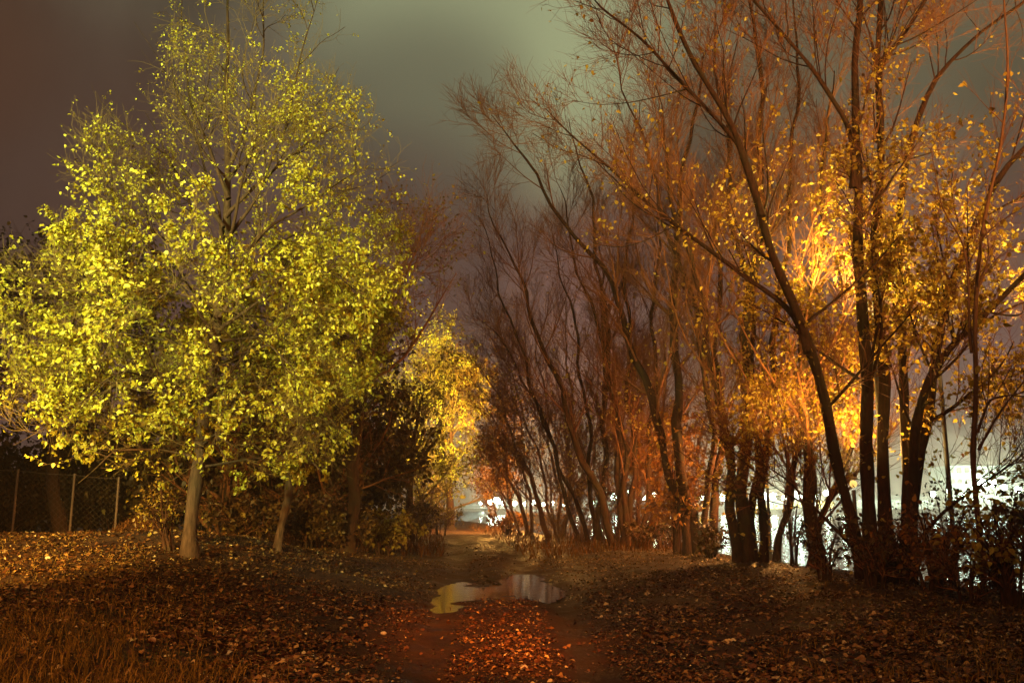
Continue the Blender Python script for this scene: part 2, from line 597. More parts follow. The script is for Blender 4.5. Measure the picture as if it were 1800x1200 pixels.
def place_leaves(pos, axis, size, mat, parent, name='leaf', flat=False):
    base = np.array(parent.location) if parent.type == 'EMPTY' else np.zeros(3)
    ms = single_leaf_mesh(mat)
    for q in range(len(pos)):
        Y = Vector(axis[q]).normalized()
        if flat:
            up = Vector((rs.randn() * .35, rs.randn() * .35, 1)).normalized()
        else:
            up = Vector(rs.randn(3)).normalized()
        X = Y.cross(up).normalized()
        Z = X.cross(Y)
        s = float(size[q])
        mt = Matrix((X * s, Y * s, Z * s)).transposed().to_4x4()
        mt.translation = Vector(pos[q] - base)
        o = bpy.data.objects.new(name, ms[q % 3])
        C.objects.link(o)
        o.parent = parent
        o.matrix_local = mt


def scatter_on(P, per, jit=0.04, t0=0.2):
    n, k, _ = P.shape
    c = np.floor(np.broadcast_to(per, (n,)) * np.where(rs.rand(n) < 0.35, 0.15, 0.5 + 1.9 * rs.rand(n)) + rs.rand(n) * 0.8).astype(int)
    idx = np.repeat(np.arange(n), c)
    m = len(idx)
    t = (t0 + (1 - t0) * rs.rand(m)) * (k - 1)
    i0 = np.minimum(t.astype(int), k - 2)
    fr = (t - i0)[:, None]
    p = P[idx, i0] * (1 - fr) + P[idx, i0 + 1] * fr + rs.randn(m, 3) * jit
    d = unit(P[idx, i0 + 1] - P[idx, i0])
    ax = unit(d * 0.5 + rs.randn(m, 3) * 0.55 + np.array([0, 0, -0.65]))
    return p, ax, idx


def build_tree(name, base, guides, levels, mats, label, cat, group=None, leaf=None, keep=None,
               split_branches=False, leaf_parts=0, sides0=10, trunkname='trunk', nmain=None, stemleaf=0.0):
    """guides: list of (P,R); levels: list of dict for spawn; mats: bark, branch, leaf"""
    base = np.array(base, dtype=float)
    root = empty(name, tuple(base))
    tag(root, label, cat, group)
    for gi, (P, R) in enumerate(guides):
        main = nmain is None or gi < nmain
        V, Fq = tubes(P[None] - base, R[None], sides0 if main else 6)
        nm = trunkname if main else 'branch'
        link(nm, mesh_np(nm, V, Fq), mats[0], root)
    kk = max(len(g[0]) for g in guides)
    P = np.stack([g[0] for g in guides]); R = np.stack([g[1] for g in guides])
    Vs, Fs, off = [], [], 0
    tips = None
    lev_all = []
    for li, lv in enumerate(levels):
        lv = dict(lv)
        sides = lv.pop('sides', 3)
        lf = lv.pop('len_from', None)
        glen = np.linalg.norm(np.diff(P, axis=1), axis=2).sum(1)
        lv['L0'] = glen * lf if lf else lv['L0']
        if 'per_m' in lv:
            lv['cnt'] = np.minimum(glen * lv.pop('per_m'), 60)
        Pn, Rn, idx = spawn(P, R, **lv)
        if keep is not None:
            kmask = keep(Pn[:, -1], li)
            Pn, Rn = Pn[kmask], Rn[kmask]
        if li == 0 and split_branches:
            for q in range(len(Pn)):
                V, Fq = tubes(Pn[q:q + 1] - base, Rn[q:q + 1], sides)
                link('branch', mesh_np('branch', V, Fq), mats[0] if len(mats) < 4 else mats[3], root)
        else:
            V, Fq = tubes(Pn - base, Rn, sides)
            Vs.append(V); Fs.append(Fq + off); off += len(V)
        P, R = Pn, Rn
        lev_all.append(Pn)
    if Vs:
        o = link('twig_work', mesh_np('twig_work', np.concatenate(Vs), np.concatenate(Fs)), mats[1], root)
        tag(o, kind='stuff')
    if leaf:
        pos, ax, idx = scatter_on(P, leaf['per'](P[:, -1]) if callable(leaf['per']) else leaf['per'], leaf.get('jit', 0.04))
        if leaf.get('also'):
            p2, a2, _ = scatter_on(lev_all[-2], leaf['also'](lev_all[-2][:, -1]) if callable(leaf['also']) else leaf['also'], leaf.get('jit', 0.04), 0.3)
            pos = np.concatenate([pos, p2]); ax = np.concatenate([ax, a2])
        if stemleaf:
            gP = np.stack([g_[0] for g_ in guides])
            p3, a3, _ = scatter_on(gP, np.minimum(np.linalg.norm(np.diff(gP, axis=1), axis=2).sum(1) * stemleaf, 900), 0.09, 0.02)
            lo_ = (p3[:, 2] < base[2] + 5.5) & (vnoise(p3[:, 0] * 3, p3[:, 2] * 2.2, 77) > 0.45)
            pos = np.concatenate([pos, p3[lo_]]); ax = np.concatenate([ax, a3[lo_]])
        size = leaf['size'] * (0.6 + 0.7 * rs.rand(len(pos)))
        if 'shrink' in leaf:
            za, zb, fz = leaf['shrink']
            size = size * np.interp(pos[:, 2], [za, zb], [1, fz])
        if leaf_parts and len(pos) > leaf_parts:
            score = pos[:, 1] + 0.5 * rs.rand(len(pos))
            if 'score' in leaf:
                score = leaf['score'](pos)
            order = np.argsort(score)
            sel, rest = order[:leaf_parts], order[leaf_parts:]
            place_leaves(pos[sel], ax[sel], size[sel] * 1.05, mats[4] if len(mats) > 4 else mats[2], root)
            pos, ax, size = pos[rest], ax[rest], size[rest]
        if len(pos):
            V, Fq, *_ = leaves_geo(pos - base, ax, size)
            o = link('crown', mesh_np('crown', V, Fq), mats[2], root)
            tag(o, kind='stuff')
    return root


def copy_tree(o, loc, rotz, sc, label):
    c = o.copy()
    C.objects.link(c)
    c.location = loc
    c.rotation_euler = (0, 0, rotz)
    c.scale = (sc, sc, sc)
    c['label'] = label
    for ch in list(o.children):
        d = ch.copy()
        C.objects.link(d)
        d.parent = c
        for g in ch.children:
            e = g.copy(); C.objects.link(e); e.parent = d
    return c


def gp(pix, d0, d1=None):
    """pixel polyline to 3D at depth going from d0 to d1"""
    d1 = d0 if d1 is None else d1
    n = len(pix)
    return [pt(p[0], p[1], d0 + (d1 - d0) * i / max(n - 1, 1)) for i, p in enumerate(pix)]


# ---- the yellow tree on the left mound
D1 = 11.5
tb = pt(334, 990, D1)
g1 = guide(gp([(334, 1010), (332, 960), (332, 900), (345, 820), (362, 730), (376, 640), (386, 540), (392, 440), (404, 360), (400, 260), (396, 120), (402, -50)], D1, D1 + 0.3), 0.078, 0.010, 30, 0.02)
lat = [
    [(366, 700), (420, 640), (480, 590), (560, 560)],
    [(380, 600), (330, 520), (270, 440), (210, 360), (190, 280)], [(385, 560), (440, 480), (500, 420), (600, 360)],
    [(390, 470), (340, 380), (300, 290), (262, 200)], [(392, 430), (450, 340), (500, 240), (535, 110), (550, 0)],
    [(402, 350), (360, 240), (322, 120), (318, 0)], [(400, 300), (440, 190), (466, 80), (478, -50)],
    [(375, 640), (290, 580), (180, 520), (70, 500)], [(383, 580), (470, 520), (570, 480), (650, 450)],
    [(394, 400), (330, 310), (250, 240), (180, 190)], [(396, 380), (480, 300), (560, 240), (615, 200)],
    [(392, 460), (430, 330), (450, 230), (430, 120)], [(392, 440), (370, 320), (345, 230), (290, 130)], [(390, 500), (480, 400), (580, 330), (640, 290)], [(390, 520), (300, 430), (200, 350), (130, 330)]]
gs = [g1]
for i, l in enumerate(lat):
    dd = D1 + (1.3, -0.4, 0.6, 1.6, -1.3, 0.9, -0.8, -1.2, 1.2, 0.8, -0.9, -1.2, 1.3, -0.7, 0.9)[i]
    gs.append(guide(gp(l, D1, dd), 0.022, 0.004, 30, 0.04))
zl = [pt(0, y, D1)[2] for y in (880, 810, 700, 600, 500, 400, 300, 200, 100, 0, -40)]
rl = [1.2, 1.8, 2.3, 2.6, 2.6, 2.35, 2.05, 1.75, 1.3, 0.75, 0.1]
for i in range(20):
    z0_ = 1.62 + 2.5 * (i + 0.5) / 20
    P0 = np.array([np.interp(z0_, g1[0][:, 2], g1[0][:, c]) for c in range(3)])
    az = i * 2.4 + rs.rand() * 0.5
    ro = np.interp(z0_ + 0.3, zl, rl) * 0.92
    dirv = np.array([math.cos(az), math.sin(az), 0])
    gs.append(guide([P0, P0 + dirv * ro * 0.35 + [0, 0, 0.12], P0 + dirv * ro * 0.7 + [0, 0, 0.08 + 0.1 * rs.rand()], P0 + dirv * ro + [0, 0, -0.30]], 0.015, 0.004, 30, 0.05))
ax0 = pt(370, 560, D1)


def env1(scale=1.0):
    zs = [pt(0, y, D1)[2] for y in (880, 810, 700, 600, 500, 400, 300, 200, 100, 0, -40)]
    rr = [1.3, 1.95, 2.35, 2.65, 2.7, 2.5, 2.2, 1.95, 1.65, 1.3, 1.1]

    def f(p, li=0):
        r = np.interp(p[:, 2], zs, rr, left=0, right=0) * scale
        cx = np.interp(p[:, 2], [1, 3, 4, 8], [-4.0, -3.9, -3.95, -3.35])
        d = np.hypot(p[:, 0] - cx, p[:, 1] - D1 - 0.1)
        az = np.arctan2(p[:, 1] - D1, p[:, 0] - cx)
        w = 0.84 + 0.34 * vnoise(az * 1.6 + 10, p[:, 2] * 1.3, 11)
        return d < r * w * (1.12 if li < 2 else 1.0)
    return f


def dens1(lo, hi):
    zt = [1.0, 2.2, 4.2, 5.0, 6.2, 8.3]
    dv = [lo, lo, lo, 0.85 * lo, hi * 1.2, hi * 1.1]

    def f(p):
        gap = 0.6 * vnoise(p[:, 0] * 2.0 + 5, p[:, 2] * 2.8 + p[:, 1] * 0.9, 21) + 0.4 * vnoise(p[:, 0] * 4.5 + p[:, 1] * 2, p[:, 2] * 6, 22)
        return np.interp(p[:, 2], zt, dv) * np.clip((gap - 0.36) * 4.5, 0.03, 1.35)
    return f


t1 = build_tree('broadleaf_tree', tb, gs, [
    dict(cnt=8, t0=0.25, t1=0.98, ang=0.85, angv=0.3, L0=1.3, len_from=None, K=9, up=0.10, wob=0.10, rf=0.5, rmin=0.006, taper=0.6, rcap=0.02, sides=4),
    dict(cnt=9, t0=0.2, t1=1.0, ang=0.7, angv=0.3, L0=0.72, K=6, up=0.06, wob=0.16, rf=0.6, rmin=0.003, taper=0.4, sides=3),
    dict(cnt=6.5, t0=0.15, t1=1.0, ang=0.7, angv=0.3, L0=0.34, K=3, up=0.02, wob=0.2, rf=0.6, rmin=0.002, taper=0.3, sides=3)],
    [M['bark_pale'], M['twig_yellow'], M['leaf_yellow'], M['bark_pale'], M['leaf_yellow_one']],
    'tall tree with bright yellow green leaves and a pale curved trunk on the leafy mound', 'tree',
    leaf=dict(per=dens1(8.0, 2.6), size=0.052, jit=0.015, shrink=(4.3, 6.5, 0.62)), keep=env1(), split_branches=True, leaf_parts=300, sides0=14, nmain=1)

# ---- second smaller tree behind it
D2 = 13.6
tb2 = pt(488, 968, D2)
tb2[2] = H(tb2[0], tb2[1]) - 0.05
g2 = [guide(gp([(486, 1000), (488, 940), (503, 900), (506, 850), (504, 780), (512, 700), (520, 620), (535, 520), (545, 420)], D2), 0.058, 0.01, 26, 0.02)]
for i, l in enumerate([[(505, 800), (560, 770), (600, 745), (630, 730)], [(506, 770), (470, 740), (440, 720), (400, 700)],
                       [(515, 680), (560, 620), (600, 570), (640, 530)], [(525, 600), (500, 520), (480, 450), (470, 400)],
                       [(520, 640), (590, 600), (650, 560), (690, 500)]]):
    g2.append(guide(gp(l, D2, D2 + (-1.2, 1, -0.8, 1.2, 0.4)[i]), 0.026, 0.006, 26, 0.03))
cx2 = pt(545, 640, D2)


def env2(p, li=0):
    q = (p - np.array([cx2[0], D2, cx2[2] - 0.1])) / np.array([1.45, 1.4, 2.5])
    return (q ** 2).sum(1) < 0.8 + 0.5 * vnoise(p[:, 0] * 2, p[:, 2] * 2, 4)


build_tree('broadleaf_tree', tb2, g2, [
    dict(cnt=10, t0=0.3, t1=0.98, ang=0.85, angv=0.3, L0=1.4, K=8, up=0.04, wob=0.12, rf=0.5, rmin=0.006, rcap=0.02, sides=4),
    dict(cnt=8, t0=0.2, t1=1.0, ang=0.7, angv=0.3, L0=0.8, K=5, up=-0.02, wob=0.16, rf=0.6, rmin=0.004, taper=0.4),
    dict(cnt=5, t0=0.15, t1=1.0, ang=0.7, angv=0.3, L0=0.38, K=4, up=-0.04, wob=0.2, rf=0.6, rmin=0.003, taper=0.3)],
    [M['bark_pale'], M['twig_yellow'], M['leaf_yellow']],
    'smaller yellow leaved tree with crooked thin trunk standing right of the tall one', 'tree',
    leaf=dict(per=lambda p: 4.2 * np.clip((vnoise(p[:, 0] * 1.8, p[:, 2] * 2, 31) - 0.28) * 4, 0.05, 1.3), size=0.078), keep=env2, split_branches=True, nmain=1)


# ---- sapling at the foot of the big tree
def shrub(px, py, d, hgt, wid, nst, leafn, lsize, mats, label, name='shrub', cat='shrub', group=None, lean=0.0, K=10, off=0.0):
    b = pt(px, py, d)
    b[2] = H(b[0], b[1]) + off
    gsx = []
    for i in range(nst):
        a = rs.rand() * 6.28
        rr = wid * (0.3 + 0.7 * rs.rand())
        top = b + np.array([math.cos(a) * rr + lean, math.sin(a) * rr, hgt * (0.55 + 0.45 * rs.rand())])
        mid = b * 0.5 + top * 0.5 + np.array([-math.cos(a) * rr * 0.25, 0, 0])
        st = b + np.array([math.cos(a) * wid * 0.15, math.sin(a) * wid * 0.15, -0.05])
        gsx.append(guide([st, mid, top], 0.010 + 0.006 * hgt, 0.003, K, 0.02))
    return build_tree(name, b, gsx, [
        dict(cnt=8, t0=0.2, t1=1.0, ang=0.7, angv=0.3, L0=hgt * 0.35, K=4, up=0.05, wob=0.14, rf=0.6, rmin=0.003, taper=0.4),
        dict(cnt=4, t0=0.15, t1=1.0, ang=0.7, angv=0.3, L0=hgt * 0.18, K=3, up=0.0, wob=0.2, rf=0.6, rmin=0.002, taper=0.3)],
        mats, label, cat, group, leaf=dict(per=leafn, size=lsize), sides0=6, trunkname='stem')


shrub(300, 950, 11.9, 1.1, 0.36, 6, 2.6, 0.045, [M['bark_dark'], M['bark_dark'], M['leaf_olive']], 'leafy young shrub growing against the left side of the pale trunk', lean=-0.25)


# ---- generic crown trees behind
def wild_tree(px, py, d, hgt, rad, mats, label, per, lsize=0.11, ntr=1, lean=(0, 0), group=None, up=0.1, c0=9, c1=8, c2=5, crown0=0.2, name='tree', r0=None, cat='tree'):
    b = pt(px, py, d)
    b[2] = H(b[0], b[1]) - 0.05
    gsx = []
    r0 = r0 or 0.018 * hgt + 0.03
    for i in range(ntr):
        a = rs.rand() * 6.28
        sp = rad * (0.25 if ntr > 1 else 0.06)
        top = b + np.array([math.cos(a) * sp + lean[0], math.sin(a) * sp + lean[1], hgt * (0.85 + 0.15 * rs.rand())])
        mid = b * 0.55 + top * 0.45 + rs.randn(3) * 0.04 * hgt * np.array([1, 1, 0])
        gsx.append(guide([b + np.array([math.cos(a), math.sin(a), 0]) * 0.15 * (ntr > 1), mid, top], r0 / math.sqrt(ntr), 0.01, 20, 0.05))
    return build_tree(name, b, gsx, [
        dict(cnt=c0 * (2 if ntr == 1 else 1), t0=crown0, t1=1.0, ang=0.95, angv=0.3, L0=rad * 1.25, K=8, up=up, wob=0.12, rf=0.45, rmin=0.012, taper=0.65, rcap=0.06, sides=4),
        dict(cnt=c1, t0=0.15, t1=1.0, ang=0.7, angv=0.3, L0=rad * 0.55, K=5, up=up * 0.6, wob=0.15, rf=0.5, rmin=0.006, taper=0.5),
        dict(cnt=c2, t0=0.1, t1=1.0, ang=0.7, angv=0.3, L0=rad * 0.24, K=3, up=up * 0.3, wob=0.2, rf=0.6, rmin=0.004, taper=0.3)],
        mats, label, cat, group, leaf=dict(per=per, size=lsize, jit=0.08) if per else None)


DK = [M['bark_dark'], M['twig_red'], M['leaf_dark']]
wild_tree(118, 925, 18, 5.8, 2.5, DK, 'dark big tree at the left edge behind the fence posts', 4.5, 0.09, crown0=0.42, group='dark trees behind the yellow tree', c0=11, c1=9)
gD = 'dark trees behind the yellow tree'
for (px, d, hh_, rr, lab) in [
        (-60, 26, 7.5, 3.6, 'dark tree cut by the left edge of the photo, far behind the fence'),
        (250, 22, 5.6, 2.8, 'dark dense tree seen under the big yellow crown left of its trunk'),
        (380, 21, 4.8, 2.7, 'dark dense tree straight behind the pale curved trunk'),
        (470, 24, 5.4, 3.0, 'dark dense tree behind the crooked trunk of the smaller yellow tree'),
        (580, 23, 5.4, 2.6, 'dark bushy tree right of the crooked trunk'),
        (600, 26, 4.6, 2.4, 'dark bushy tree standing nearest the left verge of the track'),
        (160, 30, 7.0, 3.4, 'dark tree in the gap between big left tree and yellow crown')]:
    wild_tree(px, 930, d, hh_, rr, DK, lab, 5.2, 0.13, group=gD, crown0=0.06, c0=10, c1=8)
OL = [M['bark_dark'], M['twig_red'], M['leaf_olive']]
wild_tree(610, 950, 20, 7.2, 3.0, OL, 'thin brown tree whose wispy bare branches sweep up right of the yellow crown', 1.3, 0.07, lean=(0.9, 0), up=0.09, c0=12, c1=11, c2=6, crown0=0.42)
wild_tree(712, 950, 31, 5.6, 2.6, [M['bark_dark'], M['twig_yellow'], M['leaf_olive']], 'olive brown tree with a long level branch beside the track', 6.0, 0.08, lean=(0.5, 0), crown0=0.1, c0=12)
wild_tree(744, 945, 40, 8.3, 3.6, [M['bark_dark'], M['twig_yellow'], M['leaf_yellow']], 'hazy olive tree with a rounded top farther along the track', 8.0, 0.09, crown0=0.06, c0=12)
wild_tree(790, 940, 50, 10.5, 3.3, [M['bark_dark'], M['twig_yellow'], M['leaf_gold']], 'glowing golden tree at the far bend of the track', 8.0, 0.13, crown0=0.04, c0=12)
wild_tree(760, 940, 60, 12.5, 4.0, [M['bark_dark'], M['twig_yellow'], M['leaf_gold']], 'farthest golden tree behind the bend of the track', 3.0, 0.24, crown0=0.04, c0=11)
# low bushes on the left verge
for (px, py, d, hh_, ww, mt, lab) in [
        (675, 950, 21, 1.1, 0.8, M['leaf_olive'], 'small bush with yellowish leaves on the left verge of the track'),
        (600, 958, 20, 1.0, 0.9, M['leaf_dark'], 'low dark bush right of the crooked trunk'),
        (730, 948, 30, 1.3, 1.1, M['leaf_dark'], 'dark bush where the left verge meets the track'),
        (540, 955, 21, 1.3, 1.0, M['leaf_dark'], 'dark bush just behind the crooked trunk'),
        (430, 950, 19, 1.1, 0.9, M['leaf_dark'], 'dark bush between the two yellow trees'),
        (775, 942, 40, 1.6, 1.3, M['leaf_olive'], 'olive bush at the far left verge before the bend')]:
    shrub(px, py, d, hh_, ww, 12, 4, 0.10, [M['bark_dark'], M['twig_red'], mt], lab, group='bushes along the left verge', K=8)
# hedge behind the fence
for i, px in enumerate((-80, 20, 110, 200, 280)):
    d = 19.5 + 0.5 * i
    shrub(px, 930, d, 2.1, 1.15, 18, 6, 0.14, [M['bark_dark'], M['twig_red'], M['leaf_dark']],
          ['dark hedge bush cut by the left edge behind the fence', 'dark hedge bush behind the leftmost fence post', 'dark hedge bush behind the middle fence post',
           'dark hedge bush behind the right fence post', 'dark hedge bush left of the young shrub'][i], name='hedge_bush', group='hedge bushes behind the fence', K=8)


for i, px in enumerate((255, 345, 430, 520, 610)):
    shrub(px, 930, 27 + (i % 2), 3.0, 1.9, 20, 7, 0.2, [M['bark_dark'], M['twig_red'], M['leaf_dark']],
          ['dark thicket far behind, left of the pale trunk', 'dark thicket far behind, just right of the pale trunk', 'dark thicket far behind, between the two yellow trees',
           'dark thicket far behind, right of the crooked trunk', 'dark thicket far behind, under the bare swept branches'][i], name='thicket', group='dark thickets behind the mound', K=8)


# ---- fence
def box_mesh(name, x0, x1, y0, y1, z0, z1):
    V = [(x, y, z) for z in (z0, z1) for y in (y0, y1) for x in (x0, x1)]
    Fq = [(0, 2, 3, 1), (4, 5, 7, 6), (0, 1, 5, 4), (2, 6, 7, 3), (0, 4, 6, 2), (1, 3, 7, 5)]
    return mesh_np(name, V, Fq, False)


fd = 16.5
fa, fb = pt(-120, 930, fd), pt(262, 925, fd + 1.5)
fence = empty('chain_link_fence', (fa[0], fa[1], 0))
tag(fence, 'thin wire fence with slender pale posts along the mound on the left', 'fence')
fo = np.array([fa[0], fa[1], 0])
tops = []
for px, ytop in ((-75, 818), (22, 824), (123, 832), (202, 838)):
    t = (px - -120) / (262 + 120)
    q = fa * (1 - t) + fb * t
    q = pt(px, 930, q[1])
    zb = H(q[0], q[1]) - 0.1
    zt = pt(px, ytop, q[1])[2]
    P = np.array([[q[0], q[1], zb], [q[0], q[1], (zb + zt) / 2], [q[0], q[1], zt]]) - fo
    V, Fq = tubes(P[None], np.full((1, 3), 0.024), 8)
    link('post', mesh_np('post', V, Fq), M['post'], fence)
    tops.append((q, zt, zb))
for a, b_ in zip(tops[:-1], tops[1:]):
    A = np.array([a[0][0], a[0][1], a[1] - 0.03]) - fo
    B = np.array([b_[0][0], b_[0][1], b_[1] - 0.03]) - fo
    V, Fq = tubes(np.array([[A, (A + B) / 2 - np.array([0, 0, .015]), B]]), np.full((1, 3), 0.006), 4)
    link('wire', mesh_np('wire', V, Fq), M['wire'], fence)
    # diamond mesh
    segs = []
    Ln = np.linalg.norm((B - A)[:2])
    Hh = 1.25
    st = 0.11
    for s in np.arange(-Hh, Ln, st):
        for sgn in (1, -1):
            x0, x1 = max(s, 0), min(s + Hh, Ln)
            if x1 <= x0: continue
            z0, z1 = (x0 - s), (x1 - s)
            if sgn < 0: z0, z1 = Hh - z0, Hh - z1
            p0 = A + (B - A) * (x0 / Ln) + np.array([0, 0, -Hh + z0])
            p1 = A + (B - A) * (x1 / Ln) + np.array([0, 0, -Hh + z1])
            segs.append([p0, p1])
    segs = np.array(segs)
    V, Fq = tubes(segs, np.full(segs.shape[:2], 0.0018), 3)
    tag(link('wire_mesh', mesh_np('wire_mesh', V, Fq), M['wire'], fence), kind='stuff')


# ------------------------------------------------------------------ right side: river trees
BK = [M['bark_dark'], M['twig_red'], M['leaf_gold'], M['bark_dark'], M['leaf_gold_one']]
DR = 13.0
g = []
def G(pix, d0, d1, r0, r1=0.008, K=30, wob=0.03):
    g.append(guide(gp(pix, d0, d1), r0 * 0.66, r1, K, wob))
G([(1520, 1040), (1495, 900), (1470, 780), (1430, 640), (1395, 540), (1350, 410), (1300, 260), (1265, 180), (1210, 90), (1150, -60), (1120, -200)], DR, DR - 0.5, 0.125)
G([(1535, 1040), (1530, 900), (1521, 700), (1515, 500), (1505, 300), (1500, 210), (1510, 60), (1515, -150), (1520, -300)], DR, DR, 0.15)
G([(1560, 1040), (1560, 900), (1548, 640), (1540, 430), (1545, 250), (1548, 130), (1545, -100), (1550, -300)], DR + 0.3, DR + 0.5, 0.14)
G([(1590, 1040), (1590, 900), (1598, 760), (1575, 500), (1585, 350), (1605, 200), (1660, 110), (1790, 10), (1900, -80)], DR + 0.2, DR + 1.2, 0.125)
G([(1600, 1030), (1605, 860), (1630, 700), (1660, 560), (1700, 420), (1740, 320), (1800, 260), (1900, 170), (1990, 50)], DR, DR - 0.6, 0.125)
G([(1600, 1000), (1605, 780), (1640, 640), (1720, 560), (1800, 480), (1900, 400), (2000, 330)], DR - 0.2, DR - 1.2, 0.11)
G([(1500, 330), (1500, 220), (1430, 120), (1370, 60), (1310, -10), (1260, -120)], DR, DR - 0.4, 0.055)
G([(1420, 620), (1395, 545), (1340, 510), (1240, 430), (1150, 370), (1030, 260), (960, 190)], DR - 0.3, DR + 1.0, 0.06)
G([(1340, 380), (1310, 260), (1280, 230), (1200, 150), (1120, 60), (1040, 0), (1010, -80)], DR - 0.3, DR + 0.6, 0.05)
G([(1605, 960), (1660, 900), (1740, 840), (1830, 770)], DR - 0.3, DR - 1.0, 0.035, 0.005)
G([(1500, 960), (1440, 900), (1380, 840), (1330, 810)], DR - 0.3, DR + 1.2, 0.03, 0.005)
G([(1545, 250), (1550, 120), (1600, 40), (1650, -40), (1690, -150)], DR + 0.4, DR + 0.2, 0.06)


def leafw(cx, cz, sx, sz, hi, lo):
    def f(p):
        w = np.exp(-((p[:, 0] - cx) / sx) ** 2 - ((p[:, 2] - cz) / sz) ** 2)
        gap = vnoise(p[:, 0] * 1.6 + 9, p[:, 2] * 1.7 + p[:, 1], 41)
        return (lo + (hi - lo) * w) * np.clip((gap - 0.25) * 3, 0.05, 1.5)
    return f


rb = pt(1560, 1010, DR)
rb[2] = H(rb[0], rb[1]) - 0.05
cen = pt(1530, 560, DR)
LV = [
    dict(cnt=16, t0=0.20, t1=1.0, ang=0.75, angv=0.35, L0=2.1, K=9, up=0.12, wob=0.08, rf=0.4, rmin=0.008, taper=0.55, rcap=0.035, sides=4),
    dict(cnt=10, t0=0.15, t1=1.0, ang=0.62, angv=0.25, L0=1.0, K=5, up=0.10, wob=0.10, rf=0.5, rmin=0.005, taper=0.5, sides=3),
    dict(cnt=8.5, t0=0.1, t1=1.0, ang=0.65, angv=0.3, L0=0.52, K=3, up=0.10, wob=0.13, rf=0.6, rmin=0.003, taper=0.4, sides=3)]
build_tree('multi_stemmed_tree', rb, g, LV, BK, 'largest many stemmed dark tree on the right with golden leaves glowing round its stems', 'tree',
           'bare multi stemmed trees along the river bank',
           leaf=dict(per=leafw(cen[0] + 0.3, cen[2] - 0.2, 2.3, 2.9, 3.8, 0.32), size=0.07, jit=0.015, also=leafw(cen[0], cen[2], 1.3, 2.6, 6.0, 0.1),
                     score=lambda p: p[:, 1] + 1.2 * np.abs(p[:, 0] - cen[0]) + 0.3 * np.abs(p[:, 2] - cen[2])),
           split_branches=True, leaf_parts=300, sides0=12, trunkname='stem', nmain=6, stemleaf=34)

# thin near tree
DN = 10.5
g = []
G([(1728, 1010), (1725, 940), (1715, 800), (1706, 600), (1715, 500), (1745, 350), (1765, 180), (1770, 0), (1775, -120)], DN, DN, 0.045, 0.006)
G([(1708, 620), (1700, 530), (1690, 420), (1660, 370), (1640, 260)], DN, DN + 0.3, 0.02, 0.004)
G([(1718, 760), (1740, 700), (1800, 690), (1860, 640)], DN, DN - 0.4, 0.015, 0.004)
G([(1720, 790), (1760, 720), (1800, 660), (1840, 560)], DN, DN + 0.3, 0.015, 0.004)
nb = pt(1728, 1000, DN)
nb[2] = H(nb[0], nb[1]) - 0.05
build_tree('slender_tree', nb, g, [
    dict(cnt=9, t0=0.25, t1=1.0, ang=0.75, angv=0.3, L0=1.0, K=7, up=0.06, wob=0.1, rf=0.5, rmin=0.005, taper=0.5, rcap=0.012, sides=4),
    dict(cnt=6, t0=0.2, t1=1.0, ang=0.7, angv=0.3, L0=0.45, K=5, up=0.03, wob=0.14, rf=0.6, rmin=0.003, taper=0.4)],
    [M['bark_brown'], M['twig_red'], M['leaf_gold']], 'slender single stemmed tree in front at the right edge', 'tree',
    leaf=dict(per=leafw(6, 3, 2, 2.5, 1.2, 0.3), size=0.09), split_branches=True)

gR = 'bare multi stemmed trees along the river bank'


def clump(px, py, d, stems, r0, label, leaff, leafsz=0.11, mats=BK, tw=1.0, wide=1.0, split=False, sl=0.0):
    gg = []
    for s in stems:
        gg.append(guide(gp(s, d, d + rs.uniform(-1.2, 1.2)), r0 * (0.42 + 0.55 * rs.rand()), 0.01, 26, 0.08))
    b = pt(px, py, d)
    b[2] = H(b[0], b[1]) - 0.05
    lv = [
        dict(cnt=19, t0=0.16, t1=1.0, ang=0.65, angv=0.3, L0=2.5 * wide, K=7, up=0.13, wob=0.07, rf=0.4, rmin=0.010, taper=0.5, rcap=0.035, sides=4),
        dict(cnt=9.5 * tw, t0=0.15, t1=1.0, ang=0.55, angv=0.25, L0=1.25 * wide, K=5, up=0.12, wob=0.09, rf=0.5, rmin=0.007, taper=0.5, sides=3),
        dict(cnt=8 * tw, t0=0.1, t1=1.0, ang=0.6, angv=0.3, L0=0.62 * wide, K=3, up=0.10, wob=0.12, rf=0.6, rmin=0.0042, taper=0.4, sides=3)]
    return build_tree('multi_stemmed_tree', b, gg, lv, mats, label, 'tree', gR, leaf=dict(per=leaff, size=leafsz), sides0=8, trunkname='stem', split_branches=split, stemleaf=sl)


clump(1340, 985, 18, [
    [(1312, 1000), (1310, 850), (1310, 700), (1320, 500), (1345, 330), (1330, 100), (1320, -80)],
    [(1340, 1000), (1345, 850), (1352, 700), (1380, 450), (1400, 200), (1400, -40)],
    [(1365, 1000), (1372, 920), (1392, 820), (1440, 700), (1480, 560)],
    [(1300, 1000), (1285, 850), (1262, 700), (1240, 560), (1200, 420), (1175, 300), (1150, 150)],
    [(1325, 1000), (1325, 800), (1330, 600), (1290, 400), (1270, 200), (1255, 20)]], 0.14,
    'dark clump of straight stems left of the largest tree', leafw(pt(1380, 700, 18)[0], 3.0, 2.2, 2.6, 1.4, 0.10), leafsz=0.09, sl=26)
clump(1450, 975, 16, [
    [(1425, 1000), (1440, 930), (1462, 850), (1500, 780), (1560, 640)],
    [(1440, 1000), (1430, 900), (1410, 760), (1420, 560), (1450, 350), (1460, 120)]], 0.15,
    'leaning thick stem between the largest tree and the straight clump', leafw(pt(1440, 700, 16)[0], 3.4, 1.8, 2.8, 1.8, 0.15), leafsz=0.085, sl=30)
